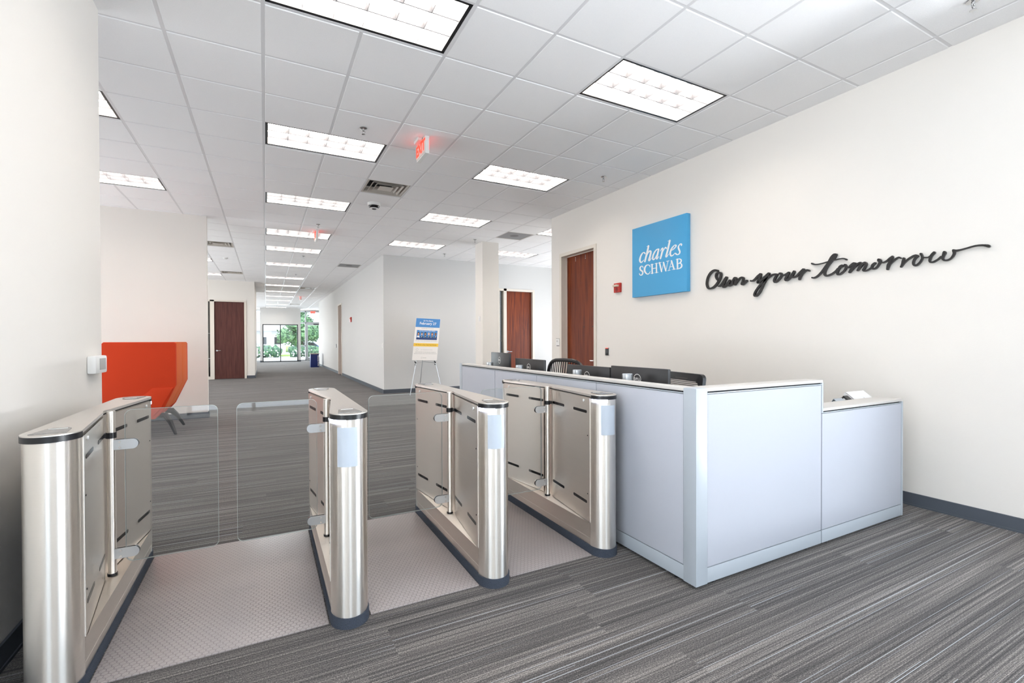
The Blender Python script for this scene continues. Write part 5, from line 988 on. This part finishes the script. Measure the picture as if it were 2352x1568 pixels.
# ================================================================ orange high-back lounge chair
g = thing('lounge_chair', (-1.5, 5.05, 0), 'high-backed orange lounge chair with black splayed legs, by the left partition', 'chair')
def prof(e=0): return [(-1.91-e, .52), (-1.91-e, 1.27), (-1.88, 1.306+e), (-1.12, 1.306+e), (-1.10+e, 1.29), (-1.10+e, .715), (-1.255+e*.8, .36), (-1.34, .255), (-1.72, .26), (-1.86, .40)]
for y0, y1 in ((4.50, 4.57), (5.53, 5.60)): MB().prism(prof(), y0, y1, 'y').build('side_wing', M_ORANGE, g, bevel=.012)
for y0, y1 in ((4.575, 5.045), (5.055, 5.525)):
    MB().prism([(-1.18, 1.306), (-1.10, 1.306), (-1.10, .715), (-1.26, .36), (-1.33, .36), (-1.18, .715)], y0, y1, 'y').build('back_panel', M_ORANGE2, g, bevel=.008)
MB().prism([(-1.27, .36), (-1.34, .26), (-1.72, .262), (-1.85, .40), (-1.85, .46), (-1.25, .46)], 4.575, 5.525, 'y').build('seat_shell', M_ORANGE, g, bevel=.01)
MB().prism([(-1.13, .68), (-1.28, .385), (-1.36, .295), (-1.62, .295), (-1.50, .55), (-1.36, .68)], 4.488, 4.50, 'y').build('side_pad', M_ORANGE, g, bevel=.006)
MB().box(-1.84, -1.22, 4.59, 5.51, .46, .56).build('seat_cushion', M_ORANGE, g, bevel=.03)
for x0, y0, x1, y1 in ((-1.27, 4.80, -1.13, 4.66), (-1.27, 5.32, -1.15, 5.55), (-1.70, 4.80, -1.84, 4.66), (-1.70, 5.32, -1.84, 5.50)):
    MB().tube([(x0-.08*(1 if x0 > -1.5 else -1), y0, .27), (x0, y0, .265), ((x0+x1)/2, (y0+y1)/2, .17), (x1, y1, .004)], [.034, .044, .032, .018], n=10).build('leg', M_BLACK, g)

# ================================================================ poster on an easel
g = thing('easel', (3.40, 7.9, 0), 'thin silver folding easel carrying the poster, before the grey wall', 'easel')
EB = Vector((3.10, 7.80, .0))
MB().tube([(3.085, 7.78, 0), (3.40, 7.98, 1.35)], .008, n=8).build('leg', M_ALU, g)
MB().tube([(3.90, 7.78, 0), (3.66, 7.98, 1.35)], .008, n=8).build('leg', M_ALU, g)
MB().tube([(3.50, 8.40, 0), (3.52, 8.0, 1.40)], .008, n=8).build('leg', M_ALU, g)
MB().tube([(3.262, 7.90, .76), (3.48, 7.92, .80), (3.766, 7.90, .76)], .006, n=8).build('crossbar', M_ALU, g)
mb = MB()
for x in (3.25, 3.75): mb.cyl((x, 7.86, .775), (x, 7.92, .80), .017, n=10).cyl((x+.003, 7.88, .72), (x+.003, 7.92, .73), .012, n=10)
mb.build('support_peg', M_BLACK, g)
pg = thing('poster', (3.47, 7.86, .82), 'foam-board poster headed February 27 with a row of six portraits, on easel', 'poster')
tilt = math.radians(8)
PU = Vector((0, math.sin(tilt), math.cos(tilt))); PR = Vector((1, 0, 0)).normalized(); ang = math.radians(4)
PX = (PR*math.cos(ang)-Vector((0, 0, 1))*0).normalized()
lean = -.0
W_, Hh = .63, 1.06
PUx = (PU+Vector((.145, 0, 0))).normalized()
PX = Vector((1, 0, -.03)).normalized()
PM = Matrix((PX, PUx, PX.cross(PUx))).transposed().to_4x4(); PM.translation = Vector((3.155, 7.845, .845))
def pbox(name, x0, x1, y0, y1, t0, t1, m_, mbx=None):
    mb = MB().box(x0, x1, y0, y1, t0, t1); mb.xform(PM); return mb.build(name, m_, pg, smooth=False)
M_PB = mat('poster_blue', (76, 140, 204), .5); M_PN = mat('poster_navy', (48, 70, 120), .5); M_PY = mat('poster_yellow', (250, 205, 72), .5); M_PW = mat('poster_white', (240, 236, 232), .5); M_PG = mat('poster_grey', (196, 194, 192), .6)
pbox('board', 0, W_, 0, Hh, -.006, 0, M_PW)
pbox('header_band', .005, W_-.005, Hh-.23, Hh-.005, 0, .001, M_PB)
pbox('portrait_band', .05, W_-.05, .515, .755, 0, .001, M_PB)
pbox('portrait_caption', .05, W_-.05, .515, .565, .001, .0014, M_PN)
pbox('yellow_band', 0, W_, .345, .425, 0, .001, M_PY)
def ptext(s_, size, x, y, m_, bold=0): return text(s_, size, PM @ Matrix.Translation((x, y, .002)), m_, pg, 'lettering', .0004, bold=bold)
ptext('Q1 Pro Day is', .042, W_/2, Hh-.065, M_WHITEM, .0012); ptext('February 27', .088, W_/2, Hh-.135, M_WHITEM, .0016)
ptext('Fast Track to Growth: 6 Ideas in 6 Minutes', .023, W_/2, .737, M_WHITEM, .0008)
ptext('Get Ready to Fast Track Your Growth', .034, W_/2, .385, mat('poster_ochre', (150, 124, 60), .6), .0005)
ptext('for Compliance Pro Day', .03, W_/2+.03, .262, M_PG)
mb = MB()
for y, a, b in ((.80, .16, .47), (.485, .04, .60), (.20, .06, .58), (.165, .03, .61), (.06, .27, .35)):
    x = a; rnd = random.Random(int(y*100))
    while x < b: l = .012+.03*rnd.random(); mb.box(x, min(x+l, b), y-.006, y+.006, 0, .0008); x += l+.008
mb.xform(PM); o = mb.build('small_print', M_PG, pg, smooth=False); o['kind'] = 'stuff'
mb = MB()
for cx, cy_, r_ in ((.10, .265, .03), (.235, .06, .02)):
    b = len(mb.v)
    for k in range(20):
        a = 2*PI*k/20
        for q in (r_, r_-.005): mb.v.append((cx+q*math.cos(a), cy_+q*math.sin(a), .001))
    for k in range(20): k2 = (k+1) % 20; mb.f.append((b+2*k, b+2*k2, b+2*k2+1, b+2*k+1))
mb.xform(PM); mb.build('ring_mark', M_PG, pg, smooth=False)
hairs = [(60, 34, 22), (44, 34, 30), (34, 24, 20), (206, 200, 196), (110, 66, 34), (70, 52, 42)]; skins = [(214, 160, 128), (226, 180, 152), (196, 146, 112), (224, 186, 164), (222, 172, 146), (150, 104, 76)]
def disc(mb, cx, cy_, rx, ry, z, n=14, a0=0, a1=2*PI):
    b = len(mb.v); mb.v += [(cx+rx*math.cos(a0+(a1-a0)*k/n), cy_+ry*math.sin(a0+(a1-a0)*k/n), z) for k in range(n)]; mb.f.append(tuple(range(b, b+n)))
for k in range(6):
    cx = .095+k*.0882; long = k in (0, 2, 4); bald = k in (3, 5)
    mb = MB(); disc(mb, cx, .565, .036, .055, .0016, 14, 0, PI+.001); mb.xform(PM); mb.build('portrait_jacket', mat('suit_%d' % k, (40, 44, 60) if k != 0 else (232, 228, 224), .7), pg, smooth=False)
    mb = MB(); mb.v += [(cx-.012, .608, .0019), (cx+.012, .608, .0019), (cx, .572, .0019)]; mb.f.append((0, 1, 2)); mb.xform(PM); mb.build('portrait_shirt', M_WHITEM, pg, smooth=False)
    mb = MB(); disc(mb, cx, .668 if not long else .66, .024 if not long else .029, .034 if not long else .046, .0018 if not bald else .0017); mb.xform(PM); mb.build('portrait_hair', mat('hair_%d' % k, hairs[k], .7), pg, smooth=False)
    mb = MB(); disc(mb, cx, .655 if not bald else .662, .019 if not bald else .022, .031 if not bald else .036, .0021); mb.xform(PM); mb.build('portrait_face', mat('skin_%d' % k, skins[k], .6), pg, smooth=False)

# ================================================================ far end of the corridor
g = thing('recycling_box', (2.2, 22.6, 0), 'navy blue box with vertical white lettering at the corridor end', 'box')
MB().box(2.02, 2.41, 22.40, 22.95, 0, .66).build('body', M_NAVY, g, bevel=.006)
MB().box(2.00, 2.43, 22.38, 22.97, .66, .70).build('top', mat('brown_top', (150, 134, 122), .5), g, bevel=.004)
text('charles SCHWAB', .075, frame_m((2.365, 22.398, .33), (0, 0, 1), (-1, 0, 0)), M_WHITEM, g, bold=.001)
g = thing('side_chair', (-.75, 29.6, 0), 'pale side chair with dark legs by the far left window', 'chair')
MB().box(-1.05, -.42, 29.4, 29.9, .40, .47).build('seat', M_WHITEM, g, bevel=.02)
MB().box(-1.05, -.42, 29.88, 29.94, .45, .92).build('backrest', M_WHITEM, g, bevel=.02)
for x, y in ((-1.0, 29.45), (-.46, 29.45), (-1.0, 29.88), (-.46, 29.88)): MB().tube([(x, y, .42), (x+(.06 if x < -.7 else -.10), y, .0)], .02, n=8).build('leg', M_BLACK, g)

# ================================================================ outdoors beyond the far glazing
def outdoor_ground():
    o = MB().box(-40, 44, 32.9, 150, -.32, -.12).build('ground', M_OUTG, smooth=False); o['kind'] = 'structure'
    o = MB().box(-40, 44, 47.2, 52, -.12, -.06).build('lawn', M_GRASS, smooth=False); o['kind'] = 'structure'
    o = MB().box(-40, 44, 70, 150, -.12, -.02).build('lawn', M_GRASS, smooth=False); o['kind'] = 'structure'
outdoor_ground()
def blob(mb, c, r, rnd, sq=1.0, sub=2):
    bm = bmesh.new(); bmesh.ops.create_icosphere(bm, subdivisions=sub, radius=1)
    ph = rnd.random()*9; b = len(mb.v)
    for v in bm.verts:
        p = v.co; k = 1+.16*math.sin(5*p.x+ph)+.14*math.sin(7*p.y+2*ph)+.12*math.sin(9*p.z+ph*3)+.14*(rnd.random()-.5)
        mb.v.append((c[0]+p.x*r*k, c[1]+p.y*r*k, c[2]+p.z*r*k*sq))
    for f in bm.faces: mb.f.append(tuple(b+v.index for v in f.verts))
    bm.free()
def leaves(mb, c, r, n, s_, rnd):
    for _ in range(n):
        d = Vector((rnd.gauss(0, 1), rnd.gauss(0, 1), rnd.gauss(0, 1))).normalized(); p = Vector(c)+d*r*(.8+.35*rnd.random())
        u = Vector((rnd.gauss(0, 1), rnd.gauss(0, 1), rnd.gauss(0, 1))).normalized(); v = d.cross(u).normalized()
        b = len(mb.v); mb.v += [tuple(p-u*s_), tuple(p+v*s_*.6), tuple(p+u*s_), tuple(p-v*s_*.6)]; mb.f.append((b, b+1, b+2, b+3))
rnd = random.Random(11)
HL = ['clipped green hedge beyond the left pane of the far window', 'clipped green hedge beyond the right pane of the far window', 'green hedge seen through the far glass door', 'green hedge outside, left of the far window wall']
for k, (x0, x1) in enumerate(((-1.7, 1.0), (2.1, 4.2), (5.4, 8.2), (-6.6, -3.0))):
    g = thing('hedge', ((x0+x1)/2, 44.5, -.12), HL[k], 'hedge', 'hedges outside the far glazing')
    mb = MB(); x = x0
    while x < x1: blob(mb, (x+.3, 44.6+.2*rnd.random(), .35+.1*rnd.random()), .62, rnd, .85); leaves(mb, (x+.3, 44.5, .4), .62, 60, .06, rnd); x += .55
    o = mb.build('foliage', M_HEDGE, g, smooth=False); o['kind'] = 'stuff'
    mb = MB(); x = x0
    while x < x1: mb.cyl((x+.3, 44.6, -.12), (x+.3, 44.6, .1), .04, n=6); x += 1.1
    mb.build('stem', M_BARK, g)
    mb = MB()
    for _ in range(26): blob(mb, (x0+(x1-x0)*rnd.random(), 43.93, .0+.55*rnd.random()), .06, rnd, 1, 1)
    o = mb.build('white_flowers', M_WHITEM, g, smooth=False); o['kind'] = 'stuff'
TL = [(3.4, 52.5, 4.6, 'leafy tree right of centre beyond the far window'), (-7.6, 78, 8.0, 'leafy tree behind the pale building, at left'), (10.2, 66, 7.0, 'leafy tree seen through the glass beside the far door'), (19, 70, 7.0, 'tall leafy tree beyond the brick structure, far right'),
      (-9.5, 56, 6.0, 'leafy tree at the far left outside'), (1.8, 82, 9.0, 'tall tree behind the pale building')]
for (x, y, h_, lab) in TL:
    g = thing('tree', (x, y, -.12), lab, 'tree', 'trees outside the far glazing')
    MB().tube([(x, y, -.12), (x+.1, y, h_*.3), (x-.1, y, h_*.6)], [.22, .17, .08], n=10).build('trunk', M_BARK, g)
    mb = MB(); R_ = h_*.42
    for _ in range(16):
        c = (x+rnd.uniform(-1, 1)*R_*.8, y+rnd.uniform(-1, 1)*R_*.6, h_*.62+rnd.uniform(-1, 1)*R_*.62); blob(mb, c, R_*.42, rnd, .9); leaves(mb, c, R_*.45, 130, .16, rnd)
    o = mb.build('crown', M_LEAF, g, smooth=False); o['kind'] = 'stuff'
g = thing('building', (-1.2, 64, -.12), 'pale gabled building outside the left pane of the far window', 'building')
MB().box(-6.0, 2.3, 64, 72, -.12, 2.7).build('wall', M_BLDG, g, smooth=False)
MB().prism([(-6.6, 2.7), (2.9, 2.7), (.6, 5.0), (-3.6, 5.0)], 63.6, 72.4, 'y').build('roof', mat('pale_roof', (206, 204, 210), .8), g, smooth=False)
for x in (-3.6, -.6, 1.0): MB().box(x, x+.7, 63.93, 64.02, 1.0, 1.9).build('window', M_FRAMEK, g, smooth=False)
g = thing('building', (9.5, 56, -.12), 'red brick gateway seen through the far glass door', 'building')
MB().box(7.0, 8.0, 55.6, 56.4, -.12, 3.0).build('brick_pier', M_BRICK, g, smooth=False)
MB().box(9.8, 11.6, 55.6, 56.4, -.12, 3.0).build('brick_pier', M_BRICK, g, smooth=False)
MB().box(7.0, 11.6, 55.7, 56.2, -.12, .8).build('brick_wall', M_BRICK, g, smooth=False)
MB().box(6.8, 11.8, 55.4, 56.6, 3.0, 3.6).build('lintel', M_BLDG, g, smooth=False)
def car(x, y, col, lab):
    g = thing('car', (x, y, -.12), lab, 'car', 'parked cars outside')
    m_ = mat('car_'+str(col[0]), col, .25)
    MB().prism([(x-2.1, .12), (x-2.05, .62), (x-1.2, .74), (x-.7, 1.22), (x+.8, 1.24), (x+1.4, .78), (x+2.1, .68), (x+2.15, .12)], y-.85, y+.85, 'y').build('body', m_, g, bevel=.05)
    MB().prism([(x-1.1, .78), (x-.65, 1.17), (x+.75, 1.18), (x+1.25, .80)], y-.87, y+.87, 'y').build('window', M_FRAMEK, g, smooth=False)
    for dx_ in (-1.35, 1.35): MB().cyl((x+dx_, y-.9, .2), (x+dx_, y+.9, .2), .32, n=20).build('wheel', M_BLACK, g)
car(-2.2, 60.5, (200, 204, 210), 'silver parked car outside before the pale building')
car(4.6, 62.0, (90, 110, 140), 'blue-grey parked car under the tree outside')
# tidy: lift cars onto the ground plane
for o in bpy.data.objects:
    if o.name.startswith('car') and o.parent is None and o.type == 'EMPTY': o.location.z = -.12
